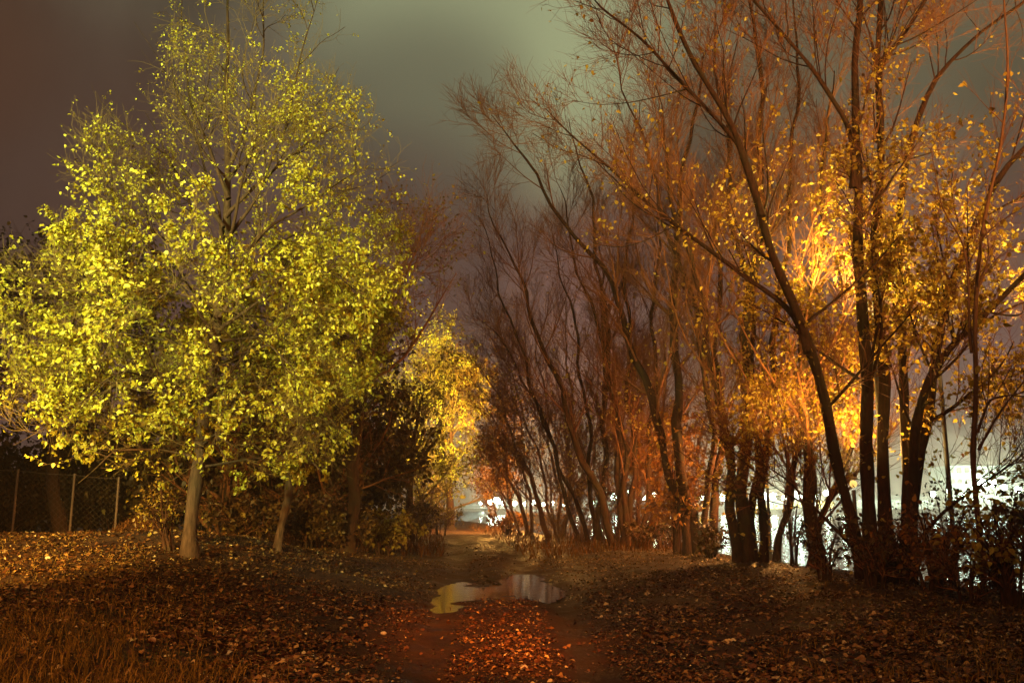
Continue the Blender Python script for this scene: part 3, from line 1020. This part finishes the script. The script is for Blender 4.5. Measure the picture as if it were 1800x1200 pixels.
clump(1215, 975, 20.5, [
    [(1225, 990), (1205, 860), (1190, 760), (1185, 600), (1190, 520), (1180, 450), (1200, 330), (1215, 200), (1260, 40)],
    [(1210, 990), (1195, 860), (1150, 740), (1125, 650), (1090, 520), (1010, 410), (930, 300), (870, 200)],
    [(1240, 990), (1250, 800), (1245, 640), (1210, 520), (1160, 350), (1120, 220), (1080, 90)],
    [(1250, 990), (1270, 800), (1262, 640), (1260, 420), (1280, 250), (1290, 60)]], 0.14,
    'dark clump with one long stem leaning far left over the track', leafw(pt(1230, 800, 20)[0], 2.2, 1.6, 1.5, 2.6, 0.08), leafsz=0.09, sl=24)
clump(1100, 958, 25, [
    [(1098, 972), (1090, 850), (1082, 700), (1055, 500), (1040, 350), (1000, 210)],
    [(1112, 972), (1115, 850), (1110, 750), (1100, 500), (1110, 330), (1120, 180)],
    [(1080, 970), (1050, 860), (1015, 780), (960, 620), (905, 470), (855, 350)],
    [(1125, 972), (1140, 850), (1150, 700), (1150, 500), (1165, 330)],
    [(1105, 972), (1100, 800), (1070, 650), (1020, 480), (980, 330)]], 0.15,
    'dark clump of five stems at the middle of the river bank row', leafw(pt(1100, 800, 25)[0], 2.5, 2.5, 2.5, 1.0, 0.05))
clump(1030, 950, 29, [
    [(1035, 962), (1010, 870), (985, 820), (940, 700), (885, 600), (835, 555)],
    [(1045, 962), (1040, 850), (1030, 700), (1000, 520), (965, 400)],
    [(1020, 962), (990, 850), (955, 740), (910, 600), (870, 480), (845, 380)],
    [(1050, 962), (1060, 850), (1065, 700), (1060, 520), (1050, 400)]], 0.13,
    'clump of leaning stems left of the five stem clump', leafw(pt(1000, 820, 29)[0], 2.5, 3, 2.5, 1.0, 0.06), tw=0.9)
ca = clump(975, 947, 33, [
    [(980, 957), (965, 880), (945, 800), (910, 690), (870, 600)],
    [(985, 957), (980, 860), (965, 760), (950, 640), (930, 540)],
    [(970, 957), (945, 880), (915, 800), (885, 720), (850, 650)],
    [(990, 957), (1000, 860), (1005, 760), (1000, 640), (990, 540)]], 0.10,
    'thinner reddish clump leaning left in the far half of the row', leafw(pt(950, 820, 33)[0], 3.0, 3, 2.5, 1.6, 0.2), mats=[M['bark_brown'], M['twig_red'], M['leaf_orange']], tw=0.9)
cb = clump(925, 944, 37, [
    [(930, 952), (915, 890), (895, 830), (875, 760), (850, 700)],
    [(935, 952), (930, 870), (920, 790), (905, 700), (890, 620)],
    [(920, 952), (900, 890), (880, 830), (860, 790)]], 0.085,
    'small reddish clump leaning left, second from the far end of the row', leafw(pt(900, 830, 37)[0], 3.0, 3, 2.5, 1.8, 0.4), mats=[M['bark_brown'], M['twig_red'], M['leaf_orange']], tw=0.9)
for (px, d, rz, sc, src, lab) in [
        (893, 42, 0.5, 0.72, cb, 'smallest clump at the far end of the row by the bright water gap'),
        (1065, 31, 2.2, 1.0, ca, 'reddish clump behind the five stem clump'),
        (1150, 27, 4.0, 1.05, ca, 'reddish clump filling the gap right of the five stem clump'),
        (1010, 38, 1.2, 0.95, ca, 'farther reddish clump nearest the water, left of the row middle'),
        (1130, 34, 3.0, 0.9, cb, 'small clump close to the water right of the five stem clump')]:
    p = pt(px, 940, d)
    copy_tree(src, (p[0], p[1], H(p[0], p[1]) - 0.05), rz, sc, lab)

# undergrowth on the right bank
UN = [M['bark_dark'], M['twig_red'], M['leaf_orange']]
for (px, py, d, hh_, ww, n, lf, ls, mt, lab) in [
        (1450, 1010, 13.0, 0.8, 0.5, 9, 1.0, 0.07, M['leaf_dark'], 'low bush at the left foot of the largest tree'),
        (1540, 1040, 12.0, 0.9, 0.6, 12, 1.0, 0.075, M['leaf_dark'], 'leafy bush in front of the largest tree'),
        (1640, 1030, 11.5, 1.1, 0.6, 12, 1.0, 0.075, M['leaf_orange'], 'orange tinged bush right of the largest tree base'),
        (1700, 1050, 10.2, 0.7, 0.5, 9, 1.0, 0.07, M['leaf_dark'], 'dark bush at the foot of the slender tree'),
        (1780, 1050, 10.0, 1.2, 0.6, 12, 1.0, 0.08, M['leaf_gold'], 'tall bush with hanging yellow leaves at the right edge'),
        (1660, 1010, 13.0, 1.3, 0.7, 12, 2.0, 0.05, M['leaf_dark'], 'dense twiggy thicket between the largest tree and the slender tree'),
        (1745, 1010, 12.0, 1.2, 0.7, 12, 2.0, 0.05, M['leaf_dark'], 'dense twiggy thicket right behind the slender tree'),
        (1820, 1010, 12.5, 1.3, 0.7, 12, 2.0, 0.05, M['leaf_dark'], 'dense twiggy thicket cut by the right edge'),
        (1850, 1060, 10.0, 1.3, 0.6, 12, 1.2, 0.075, M['leaf_dark'], 'dark bush cut by the right edge'),
        (1590, 1000, 14.5, 1.2, 0.8, 12, 0.7, 0.075, M['leaf_dark'], 'dark bush behind the largest tree'),
        (1700, 990, 14.5, 1.4, 0.9, 14, 0.7, 0.075, M['leaf_dark'], 'thicket of brown twigs right of the largest tree'),
        (1250, 985, 19.5, 0.7, 0.6, 9, 1.5, 0.10, M['leaf_dark'], 'low dark bush between two stem clumps'),
        (1190, 975, 21.0, 3.0, 0.5, 7, 4.5, 0.12, M['leaf_orange'], 'orange ivy like bush climbing the stems left of centre'),
        (1390, 985, 17.0, 1.5, 0.6, 7, 0.4, 0.06, M['leaf_dark'], 'thin twiggy bush against the bright water'),
        (1130, 962, 24.0, 0.7, 0.8, 9, 1.5, 0.11, M['leaf_dark'], 'low dark bush below the five stem clump'),
        (890, 943, 40, 0.9, 1.1, 12, 3, 0.12, M['leaf_orange'], 'small brown bush beside the bright water gap')]:
    shrub(px, py, d, hh_, ww, n, lf, ls, [M['bark_dark'], M['twig_red'], mt], lab, name='bush', group='bushes on the river bank', K=8)


# ------------------------------------------------------------------ leaf litter and grass
def ground_scatter(n, dmin, dmax, pw=1.0):
    d = dmin * (dmax / dmin) ** rs.rand(n)
    a = (rs.rand(n) * 2 - 1) * 0.66
    x, y = d * a, d
    return x, y


def in_puddle(x, y):
    return (height(x, y) < PZ + 0.01) & (np.abs(y - 14.6) < 3.4) & (np.abs(x) < 2)


x, y = ground_scatter(230000, 5.2, 30)
u = x - pathx(y)
z = height(x, y)
prob = 0.15 + 0.85 * sm((vnoise(x * 1.1, y * 1.1, 51) * 0.6 + vnoise(x * 4, y * 4, 52) * 0.4 - 0.25) * 2.2)
rut = np.exp(-((u + 0.62) / 0.25) ** 2) + np.exp(-((u - 0.72) / 0.28) ** 2)
prob *= 1 - 0.92 * np.clip(rut * 1.2, 0, 1) * (y < 25)
prob *= 1 + 0.8 * sm((-u - 1.8) / 1.5) * sm((y - 8.5) / 2)
grassy = sm((-u - 1.6) / 0.8) * sm((9.0 - y) / 2.5) * (vnoise(x * 0.8, y * 0.8, 61) > 0.35)
prob *= 1 - 0.8 * grassy
prob[u > bank(y) - 0.2] *= 0.3
prob[in_puddle(x, y)] *= 0.12
prob[y > 22] *= 0.4
keepm = (rs.rand(len(x)) < prob) & (z > -0.4)
x, y, z = x[keepm], y[keepm], z[keepm]
n = len(x)
ang = rs.rand(n) * 6.283
tilt = rs.randn(n) * 0.25
Y = unit(np.stack([np.cos(ang), np.sin(ang), tilt], 1))
upv = unit(np.stack([rs.randn(n) * 0.45, rs.randn(n) * 0.45, np.ones(n)], 1))
X = unit(np.cross(Y, upv)); Z = np.cross(X, Y)
size = 0.052 * (0.35 + 1.1 * rs.rand(n) ** 1.8)
size *= np.where((np.abs(x - pathx(y)) < 1.3) & (y < 14), 0.72, 1.0)
u = x - pathx(y)
pos = np.stack([x, y, z + 0.008 + 0.02 * rs.rand(n)], 1)
order = np.argsort(y)
sel = order[:300]
place_leaves(pos[sel], Y[sel], size[sel] * 1.05, M['litter_one'], ground, 'fallen_leaf', True)
rest = order[300:]
pos, X, Y, Z, size = pos[rest], X[rest], Y[rest], Z[rest], size[rest]
KITE = np.array([(0, 0, 0), (-0.30, 0.42, 0.12), (0, 1, 0), (0.30, 0.42, 0.12)])
LVs, LFs, lo = [], [], 0
for msk, TT, FF in ((pos[:, 1] < 9.0, LEAF, LEAF_F), (pos[:, 1] >= 9.0, KITE, np.array([(0, 3, 2, 1)]))):
    p_, X_, Y_, Z_, s_ = pos[msk], X[msk], Y[msk], Z[msk], size[msk]
    m_ = len(p_)
    T = np.broadcast_to(TT, (m_,) + TT.shape).copy()
    T[:, :, 2] *= (rs.rand(m_)[:, None] * 3.0 - 0.6)
    T[:, len(TT) // 2, 2] -= 0.3 * rs.rand(m_)
    T[:, :, 0] *= (0.8 + 0.6 * rs.rand(m_))[:, None]
    T *= s_[:, None, None]
    V = p_[:, None, :] + T[:, :, 0:1] * X_[:, None, :] + T[:, :, 1:2] * Y_[:, None, :] + T[:, :, 2:3] * Z_[:, None, :]
    LVs.append(V.reshape(-1, 3)); LFs.append((FF[None] + (np.arange(m_) * len(TT))[:, None, None]).reshape(-1, 4) + lo)
    lo += m_ * len(TT)
tag(link('leaf_litter', mesh_np('leaf_litter', np.concatenate(LVs), np.concatenate(LFs)), M['litter']), 'carpet of fallen autumn leaves over track and verges', 'fallen leaves', kind='stuff')


def blades(name, x, y, hgt, wid, mat, label, cat, zfun=height, parent=None):
    n = len(x)
    z = zfun(x, y)
    a = rs.rand(n) * 6.283
    h = hgt * (0.4 + 0.8 * rs.rand(n)) * (np.interp(y, [7.5, 10, 20, 24], [1, 0.45, 0.5, 1]) if name == 'grass' else 1)
    bend = h * (0.2 + 0.7 * rs.rand(n))
    bd = rs.rand(n) * 6.283
    B = np.stack([x, y, z - 0.01], 1)
    s = np.stack([np.cos(a), np.sin(a), 0 * a], 1) * (wid * (0.6 + 0.8 * rs.rand(n)))[:, None]
    mid = B + np.stack([np.cos(bd) * bend * 0.3, np.sin(bd) * bend * 0.3, h * 0.6], 1)
    tip = B + np.stack([np.cos(bd) * bend, np.sin(bd) * bend, h], 1)
    V = np.stack([B - s, B + s, mid + s * 0.7, mid - s * 0.7, tip], 1).reshape(-1, 3)
    k = (np.arange(n) * 5)[:, None]
    F1 = np.concatenate([k + np.array([[0, 1, 2]]), k + np.array([[0, 2, 3]]), k + np.array([[3, 2, 4]])])
    o = link(name, mesh_np(name, V, F1), mat, parent)
    return tag(o, label, cat, kind='stuff')


x, y = ground_scatter(90000, 3.0, 26)
u = x - pathx(y)
pr = sm((-u - 1.3) / 1.0) * (0.15 + 0.85 * (vnoise(x * 0.8, y * 0.8, 61) > 0.4)) * np.clip(1.35 - y / 14, 0.12, 1) + 0.22 * sm((u - 1.6) / 0.8) * (vnoise(x * 1.1, y * 1.1, 63) > 0.5)
pr += 0.35 * sm((y - 16) / 4) * (np.abs(u) > 1.2)
pr[u > bank(y)] *= 0.6
k_ = (rs.rand(len(x)) < pr) & ~in_puddle(x, y)
blades('grass', x[k_], y[k_], 0.16, 0.004, M['grass'], 'short rough grass in patches on both verges', 'grass')
x, y = ground_scatter(24000, 22, 60)
u = x - pathx(y)
k_ = (np.abs(u) > 1.0) & (u < bank(y) + 0.8) & (u > -9)
blades('verge_grass', x[k_], y[k_], 0.3, 0.012, M['dry_grass'], 'longer brown grass lining the far part of the track', 'grass')

# heap of dry grass behind the mound
hb = pt(250, 922, 15.8)
hz = H(hb[0], hb[1])
heap = empty('grass_heap', (hb[0], hb[1], hz - 0.05))
tag(heap, 'rusty brown heap of dry grass behind the mound beside the young shrub', 'heap')
th = np.linspace(0, 2 * math.pi, 25)[:-1]
Vh, Fh = [], []
for i, s in enumerate(np.linspace(1, 0.02, 9)):
    for t in th:
        rr = s * (1 + 0.12 * math.sin(3 * t + 1))
        Vh.append((0.72 * rr * math.cos(t), 0.5 * rr * math.sin(t), 0.42 * (1 - s ** 1.6)))
for i in range(8):
    for j in range(24):
        Fh.append((i * 24 + j, i * 24 + (j + 1) % 24, (i + 1) * 24 + (j + 1) % 24, (i + 1) * 24 + j))
link('core', mesh_np('core', Vh, Fh), M['soil'], heap)
q = rs.randn(2600, 2) * 0.36
q = q[(q[:, 0] ** 2 + (q[:, 1] / 0.7) ** 2) < 0.5]
blades('dry_blade_cover', q[:, 0], q[:, 1], 0.12, 0.006, M['dry_grass'], None, None, zfun=lambda a, b: 0.42 * (1 - np.clip(np.hypot(a / 0.72, b / 0.5), 0, 1) ** 1.6), parent=heap)

# fallen stick on the puddle rim
P = np.array([pt(858, 1006, 16.3), pt(872, 1003, 16.0), pt(886, 1009, 15.5), pt(893, 1018, 15.0)])
P[:, 2] = [0.02, 0.05, 0.03, -0.03]
P[:, 2] += np.array([H(a[0], a[1]) for a in P])
base = P[0].copy()
gPs, gRs = guide(P - base, 0.016, 0.006, 14, 0.004)
V, Fq = tubes(gPs[None], gRs[None], 7)
st = link('fallen_stick', mesh_np('fallen_stick', V, Fq), M['bark_pale'], loc=tuple(base))
tag(st, 'pale curved stick lying on the far rim of the puddle', 'stick')

# a few small stones
for (px, py, sz, lab) in [(674, 1115, 0.028, 'small white pebble among leaves left of the track'), (401, 1150, 0.03, 'pale round stone in the left foreground grass'),
                          (920, 1178, 0.03, 'yellowish pebble at the bottom of the track'), (85, 984, 0.035, 'pale stone on the lit mound at the far left')]:
    r = raydir(px, py)
    dd = 3.0
    while CAMZ + r[2] / r[1] * dd > H(r[0] / r[1] * dd, dd) and dd < 30:
        dd += 0.05
    p = (r[0] / r[1] * dd, dd, H(r[0] / r[1] * dd, dd) + sz * 0.4)
    Vh, Fh = [], []
    for i in range(6):
        ph = -math.pi / 2 + math.pi * (i + 0.35) / 5.7
        for j in range(9):
            t = 2 * math.pi * j / 9
            k = sz * (1 + 0.12 * math.sin(3 * t + i) + 0.08 * rs.randn())
            Vh.append((k * 1.2 * math.cos(ph) * math.cos(t), k * math.cos(ph) * math.sin(t), 0.7 * k * math.sin(ph)))
    for i in range(5):
        for j in range(9):
            Fh.append((i * 9 + j, i * 9 + (j + 1) % 9, (i + 1) * 9 + (j + 1) % 9, (i + 1) * 9 + j))
    tag(link('stone', mesh_np('stone', Vh, Fh), M['stone'], loc=p), lab, 'stone', 'small pale stones on the ground')


# ------------------------------------------------------------------ far bank: quay, lamps, sheds
def ball(name, c, r, mat, parent, n=8):
    Vh, Fh = [], []
    for i in range(n // 2 + 1):
        ph = -math.pi / 2 + math.pi * (i + 0.02) / (n / 2 + 0.04)
        for j in range(n):
            t = 2 * math.pi * j / n
            Vh.append((c[0] + r * math.cos(ph) * math.cos(t), c[1] + r * math.cos(ph) * math.sin(t), c[2] + r * math.sin(ph)))
    for i in range(n // 2):
        for j in range(n):
            Fh.append((i * n + j, i * n + (j + 1) % n, (i + 1) * n + (j + 1) % n, (i + 1) * n + j))
    return link(name, mesh_np(name, Vh, Fh), mat, parent)


QZ = 0.42
qx0, qx1 = -60, 260
quay = link('quay_wall', box_mesh('quay_wall', qx0, qx1, SHORE - 1.0, SHORE + 0.2, -2.4, QZ + 0.25), M['stone'])
tag(quay, 'low stone quay wall along the far bank', 'quay wall')


def far_lamp(px, py, d, r, mat, label, heads=1):
    p = pt(px, py, d)
    hz_ = p[2] - QZ
    r = r * 1.35
    o = empty('quay_lamp', (p[0], p[1], QZ))
    tag(o, label, 'street lamp', 'white lamps on the far bank')
    P = np.array([[0, 0, 0], [0, 0, hz_ / 2], [0, 0, hz_ - r * 0.9]])
    V, Fq = tubes(P[None], np.array([[0.12, 0.09, 0.07]]), 6)
    link('pole', mesh_np('pole', V, Fq), M['steel'], o)
    for h_ in range(heads):
        ball('lamp_head', ((h_ - (heads - 1) / 2) * r * 2.3, 0, hz_), r, mat, o, 10)


lamps = [(845, 884, .3, 1), (862, 882, .55, 1), (873, 880, .75, 1), (884, 884, .45, 1), (905, 884, .5, 1), (923, 885, .4, 1), (938, 883, .4, 1), (955, 886, .4, 1), (972, 884, .4, 1),
         (992, 886, .4, 1), (1015, 884, .4, 1), (1040, 882, .5, 1), (1062, 866, .8, 1), (1085, 872, .7, 2), (1108, 862, .6, 1), (1135, 876, .6, 1), (1150, 868, .6, 1), (1178, 872, .5, 1),
         (1203, 876, .6, 1), (1235, 874, .5, 1), (1272, 873, .75, 1), (1299, 867, .8, 1), (1325, 873, .5, 1), (1352, 872, .75, 2), (1378, 875, .5, 1), (1396, 868, .6, 1), (1412, 870, .85, 2),
         (1432, 869, .75, 1), (1452, 866, .6, 1), (1480, 872, .5, 1), (1520, 874, .5, 1), (1560, 876, .5, 1), (1600, 870, .5, 1), (1640, 868, .6, 1), (1668, 862, .6, 1), (1690, 868, .5, 1),
         (1712, 858, .7, 1), (1735, 848, .9, 2), (1765, 856, .6, 1), (1790, 860, .7, 1)]
ordw = ['first', 'second', 'third', 'fourth', 'fifth', 'sixth', 'seventh', 'eighth', 'ninth', 'tenth', 'eleventh', 'twelfth', 'thirteenth', 'fourteenth', 'fifteenth', 'sixteenth', 'seventeenth', 'eighteenth', 'nineteenth', 'twentieth']
nl = len(lamps)
for i, (px, py, r, hd) in enumerate(lamps):
    side = f'{ordw[i]} from the left' if i < nl // 2 else f'{ordw[nl - 1 - i]} from the right'
    far_lamp(px, py, SHORE + 3 + (i % 3) * 2.5, r, M['lamp_white'] if r < 0.7 else M['flood_white'],
             f'{"twin headed " if hd > 1 else ""}white lamp on the far bank, {side}', hd)


def shed(pxa, pxb, ytop, d, mat, label, wm, rows=1, nw=6, roof=True):
    a, b_ = pt(pxa, ytop, d), pt(pxb, ytop, d)
    wdt, hgt = b_[0] - a[0], a[2] - QZ
    o = empty('waterside_building', (a[0] + wdt / 2, d, QZ))
    tag(o, label, 'building', 'lit buildings on the far bank')
    link('wall', box_mesh('wall', -wdt / 2, wdt / 2, 0, 12, 0, hgt), mat, o)
    if roof:
        V = [(-wdt / 2 - .4, -.5, hgt + .01), (wdt / 2 + .4, -.5, hgt + .01), (wdt / 2 + .4, 12.5, hgt + .01), (-wdt / 2 - .4, 12.5, hgt + .01), (-wdt / 2 - .4, 6, hgt + 1.4), (wdt / 2 + .4, 6, hgt + 1.4)]
        me = bpy.data.meshes.new('roof'); me.from_pydata(V, [], [(0, 1, 5, 4), (3, 4, 5, 2), (0, 4, 3), (1, 2, 5), (0, 3, 2, 1)])
        link('roof', me, M['roof'], o)
    fm = {}
    ww = wdt / nw * 0.62
    wh = hgt / rows * 0.5
    for r_ in range(rows):
        for i in range(nw):
            cx = -wdt / 2 + wdt * (i + .5) / nw
            cz = hgt * (r_ + .55) / rows
            if 'f' not in fm:
                fm['f'] = box_mesh('window', -ww / 2 - .1, ww / 2 + .1, -0.09, -0.003, -wh / 2 - .1, wh / 2 + .1)
                fm['p'] = mesh_np('pane', [(-ww / 2, -.10, -wh / 2), (ww / 2, -.10, -wh / 2), (ww / 2, -.10, wh / 2), (-ww / 2, -.10, wh / 2)], [(0, 1, 2, 3)], False)
            w_ = link('window', fm['f'], M['steel'], o, (cx, 0, cz))
            link('pane', fm['p'], wm, w_)


shed(820, 900, 893, 262, M['wall_pale'], 'low pale shed on the far bank behind the bright gap at the track end', M['lit_window'], 1, 7)
shed(1000, 1120, 880, 262, M['wall_pale'], 'pale long shed on the far bank left of centre row', M['lit_window'], 1, 10)
shed(1190, 1260, 884, 262, M['wall_yellow'], 'small yellow lit shed on the far bank', M['lit_window_gold'], 1, 6)
shed(1330, 1380, 886, 262, M['wall_yellow'], 'yellow lit kiosk on the far bank between dark stems', M['lit_window_gold'], 1, 4)
shed(1400, 1465, 880, 264, M['wall_yellow'], 'yellow lit building on the far bank left of the leaning thick stem', M['lit_window_gold'], 2, 6)
shed(1490, 1640, 878, 264, M['wall_pale'], 'pale low hall on the far bank behind the largest tree', M['lit_window'], 1, 12)
shed(1665, 1840, 818, 266, M['wall_pale'], 'tall bright white building on the far bank at the right edge', M['lit_window'], 4, 13, False)
# moored boat with dark blue hull
bp_ = pt(952, 915, 120)
boat = empty('moored_boat', (bp_[0], bp_[1], WATER))
tag(boat, 'dark blue boat with white cabin moored behind the thin leaning stems', 'boat')
Vh = []
for s in (-1, -0.6, 0.2, 0.8, 1.15):
    wv = {-1: 0.8, -0.6: 1.05, 0.2: 1.1, 0.8: 0.7, 1.15: 0.05}[s]
    for zz, kf in ((-0.3, 0.55), (0.5, 0.95), (1.15 + 0.15 * abs(s), 1.05)):
        Vh.append((s * 2.6, -wv * kf, zz)); Vh.append((s * 2.6, wv * kf, zz))
Fh = []
for i in range(4):
    a, b_ = i * 6, (i + 1) * 6
    Fh += [(a, a + 2, b_ + 2, b_), (a + 2, a + 4, b_ + 4, b_ + 2), (a + 1, b_ + 1, b_ + 3, a + 3), (a + 3, b_ + 3, b_ + 5, a + 5), (a + 4, a + 5, b_ + 5, b_ + 4)]
Fh += [(0, 1, 3, 2), (2, 3, 5, 4)]
link('hull', mesh_np('hull', Vh, Fh, False), M['hull_blue'], boat)
link('cabin', box_mesh('cabin', -1.5, 0.8, -0.7, 0.7, 1.2, 2.2), M['boat_white'], boat)
for i in range(3):
    link('window', box_mesh('window', -1.3 + i * .7, -0.8 + i * .7, -0.73, -0.703, 1.55, 1.95), M['lit_window'], boat)


# ------------------------------------------------------------------ lamps of the place, plus added unseen ones
def post_lamp(loc, hgt, label, light=None, target=None, power=100, color=(1, 1, 1), cone=60, blend=0.6, soft=0.2, glow=None, group='sodium street lamps near the track', headr=0.06):
    z0 = H(loc[0], loc[1])
    o = empty('post_lamp', (loc[0], loc[1], z0))
    tag(o, label, 'street lamp', group)
    P = np.array([[0, 0, -0.1], [0, 0, hgt * 0.5], [0, 0, hgt - headr * 1.6]])
    V, Fq = tubes(P[None], np.array([[0.045, 0.035, 0.03]]), 8)
    link('post', mesh_np('post', V, Fq), M['steel'], o)
    # hood
    Vh, Fh = [], []
    for i, (rr, zz) in enumerate([(0.01, headr * 2.0), (headr * 0.9, headr * 1.7), (headr * 1.7, headr * 1.15), (headr * 1.75, headr * 1.05)]):
        for j in range(10):
            t = 2 * math.pi * j / 10
            Vh.append((rr * math.cos(t), rr * math.sin(t), hgt + zz))
    for i in range(3):
        for j in range(10):
            Fh.append((i * 10 + j, i * 10 + (j + 1) % 10, (i + 1) * 10 + (j + 1) % 10, (i + 1) * 10 + j))
    link('hood', mesh_np('hood', Vh, Fh), M['steel'], o)
    if glow:
        ball('bulb', (0, 0, hgt), headr, glow, o, 10)
    ld = bpy.data.lights.new('lamp_light', 'SPOT' if target is not None else 'POINT')
    ld.energy = power
    ld.color = color
    ld.shadow_soft_size = soft
    lo = bpy.data.objects.new('lamp_light', ld)
    C.objects.link(lo)
    lo.parent = o
    lo.location = (0, 0, hgt)
    if target is not None:
        ld.spot_size = math.radians(cone)
        ld.spot_blend = blend
        v = Vector(target) - Vector((loc[0], loc[1], z0 + hgt))
        lo.rotation_euler = v.to_track_quat('-Z', 'Y').to_euler()
        lo.location = (v.normalized() * 0.16) + Vector((0, 0, hgt))
    return o


YEL = (0.93, 1.0, 0.34)
post_lamp((-6.0, 2.6), 4.6, 'lamp on a post left of and behind the camera aimed at the yellow tree', target=(-4.0, 12.0, 4.6), power=9000, color=YEL, cone=57, blend=0.7, soft=0.3)
post_lamp((-7.4, 4.6), 2.3, 'added low fill lamp at the left aimed at the mound', target=(-6.1, 12.2, 0.35), power=14000, color=(1.0, 0.60, 0.11), cone=42, blend=1.0, soft=0.2)  # added lamp, only there to brighten the mound
post_lamp((1.6, -5.0), 6.0, 'added narrow beam lamp behind the camera aimed at the track', target=(-0.25, 9.2, 0), power=36000, color=(1.0, 0.26, 0.03), cone=10, blend=1.0, soft=0.2)  # invented source, its tight beam makes the orange streak on the track
post_lamp((-3.0, -6.0), 7.5, 'tall sodium lamp behind the camera on the left', target=(-2.2, 10.0, 0), power=9500, color=(1.0, 0.38, 0.08), cone=55, blend=1.0, soft=0.5)
post_lamp((8.5, -3.0), 6.5, 'added orange fill lamp behind the camera on the right aimed at the river trees', target=(5.6, 15.0, 9.0), power=22000, color=(1.0, 0.50, 0.13), cone=50, blend=1.0, soft=0.4)  # unseen fill, put in to warm the river tree twigs from the front
lp = pt(1531, 540, 14.4)
post_lamp((lp[0], lp[1]), lp[2] - H(lp[0], lp[1]), 'amber lamp hidden behind the stems of the largest tree', target=(lp[0] - 0.3, lp[1] - 1.0, lp[2] + 6), cone=168, blend=0.3, power=1500, color=(1.0, 0.68, 0.15), soft=0.06, glow=M['lamp_amber'])
lp = pt(1500, 850, 14.6)
post_lamp((lp[0], lp[1]), lp[2] - H(lp[0], lp[1]), 'added knee high amber uplight behind the foot of the largest tree', target=(lp[0] + 0.6, lp[1] - 1.2, lp[2] + 6), cone=160, blend=0.4, power=1700, color=(1.0, 0.56, 0.12), soft=0.06, glow=M['lamp_amber'])  # added uplight for the lower leaves and stems, keeps off the ground
lp = pt(1648, 610, 14.0)
post_lamp((lp[0], lp[1]), lp[2] - H(lp[0], lp[1]), 'added yellow uplight hidden behind the right leaning stem of the largest tree', target=(lp[0] + 0.3, lp[1] - 1.0, lp[2] + 6), cone=168, blend=0.3, power=1700, color=(1.0, 0.74, 0.17), soft=0.06, glow=M['lamp_amber'])  # second uplight, added to brighten leaves on the right side
lp = pt(1345, 780, 20.0)
post_lamp((lp[0], lp[1]), lp[2] - H(lp[0], lp[1]), 'low amber lamp hidden behind the straight stem clump', power=13000, color=(1.0, 0.42, 0.09), soft=0.06, glow=M['lamp_amber'])
lp = pt(1200, 810, 22.5)
post_lamp((lp[0], lp[1]), lp[2] - H(lp[0], lp[1]), 'low amber lamp behind the orange ivy like bush', power=7500, color=(1.0, 0.46, 0.09), soft=0.06, glow=M['lamp_amber'])
lp = pt(700, 735, 35.0)
post_lamp((lp[0], lp[1]), lp[2] - H(lp[0], lp[1]), 'added lamp inside the golden trees at the bend of the track', target=(lp[0] - 1.0, lp[1] + 8, lp[2] + 2.5), cone=120, blend=0.5, power=8500, color=(0.97, 0.86, 0.16), soft=0.15, glow=M['lamp_amber'])  # extra lamp, put in to light the golden trees from the front
lp = pt(750, 770, 45.5)
post_lamp((lp[0], lp[1]), lp[2] - H(lp[0], lp[1]), 'farther lamp hidden in the golden trees at the bend', target=(lp[0] + 1, lp[1] + 6, lp[2] + 3), cone=130, blend=0.5, power=8000, color=(1.0, 0.74, 0.12), soft=0.15, glow=M['lamp_amber'])
lp = pt(925, 810, 44.0)
post_lamp((lp[0], lp[1]), lp[2] - WATER, 'amber lamp behind the far end of the tree row', power=15000, color=(1.0, 0.46, 0.09), soft=0.15, glow=M['lamp_amber'])

# ------------------------------------------------------------------ haze
USE_HAZE = True
if USE_HAZE:
    hz_o = link('haze', box_mesh('haze', -140, 330, -40, 330, -3.6, 20), None)
    m, nt, N, L = new_mat('haze')
    v = N.new('ShaderNodeVolumePrincipled')
    v.inputs['Color'].default_value = (0.93, 0.72, 0.56, 1)
    v.inputs['Density'].default_value = 0.0030
    v.inputs['Anisotropy'].default_value = 0.55
    o = N.new('ShaderNodeOutputMaterial')
    L.new(v.outputs[0], o.inputs['Volume'])
    hz_o.data.materials.append(m)
    tag(hz_o, 'thin night haze over the whole riverside', kind='stuff')
tot = sum(len(o.data.loops) - 2 * len(o.data.polygons) for o in bpy.data.objects if o.type == 'MESH')
print('TRIS', tot, 'OBJS', len(bpy.data.objects))
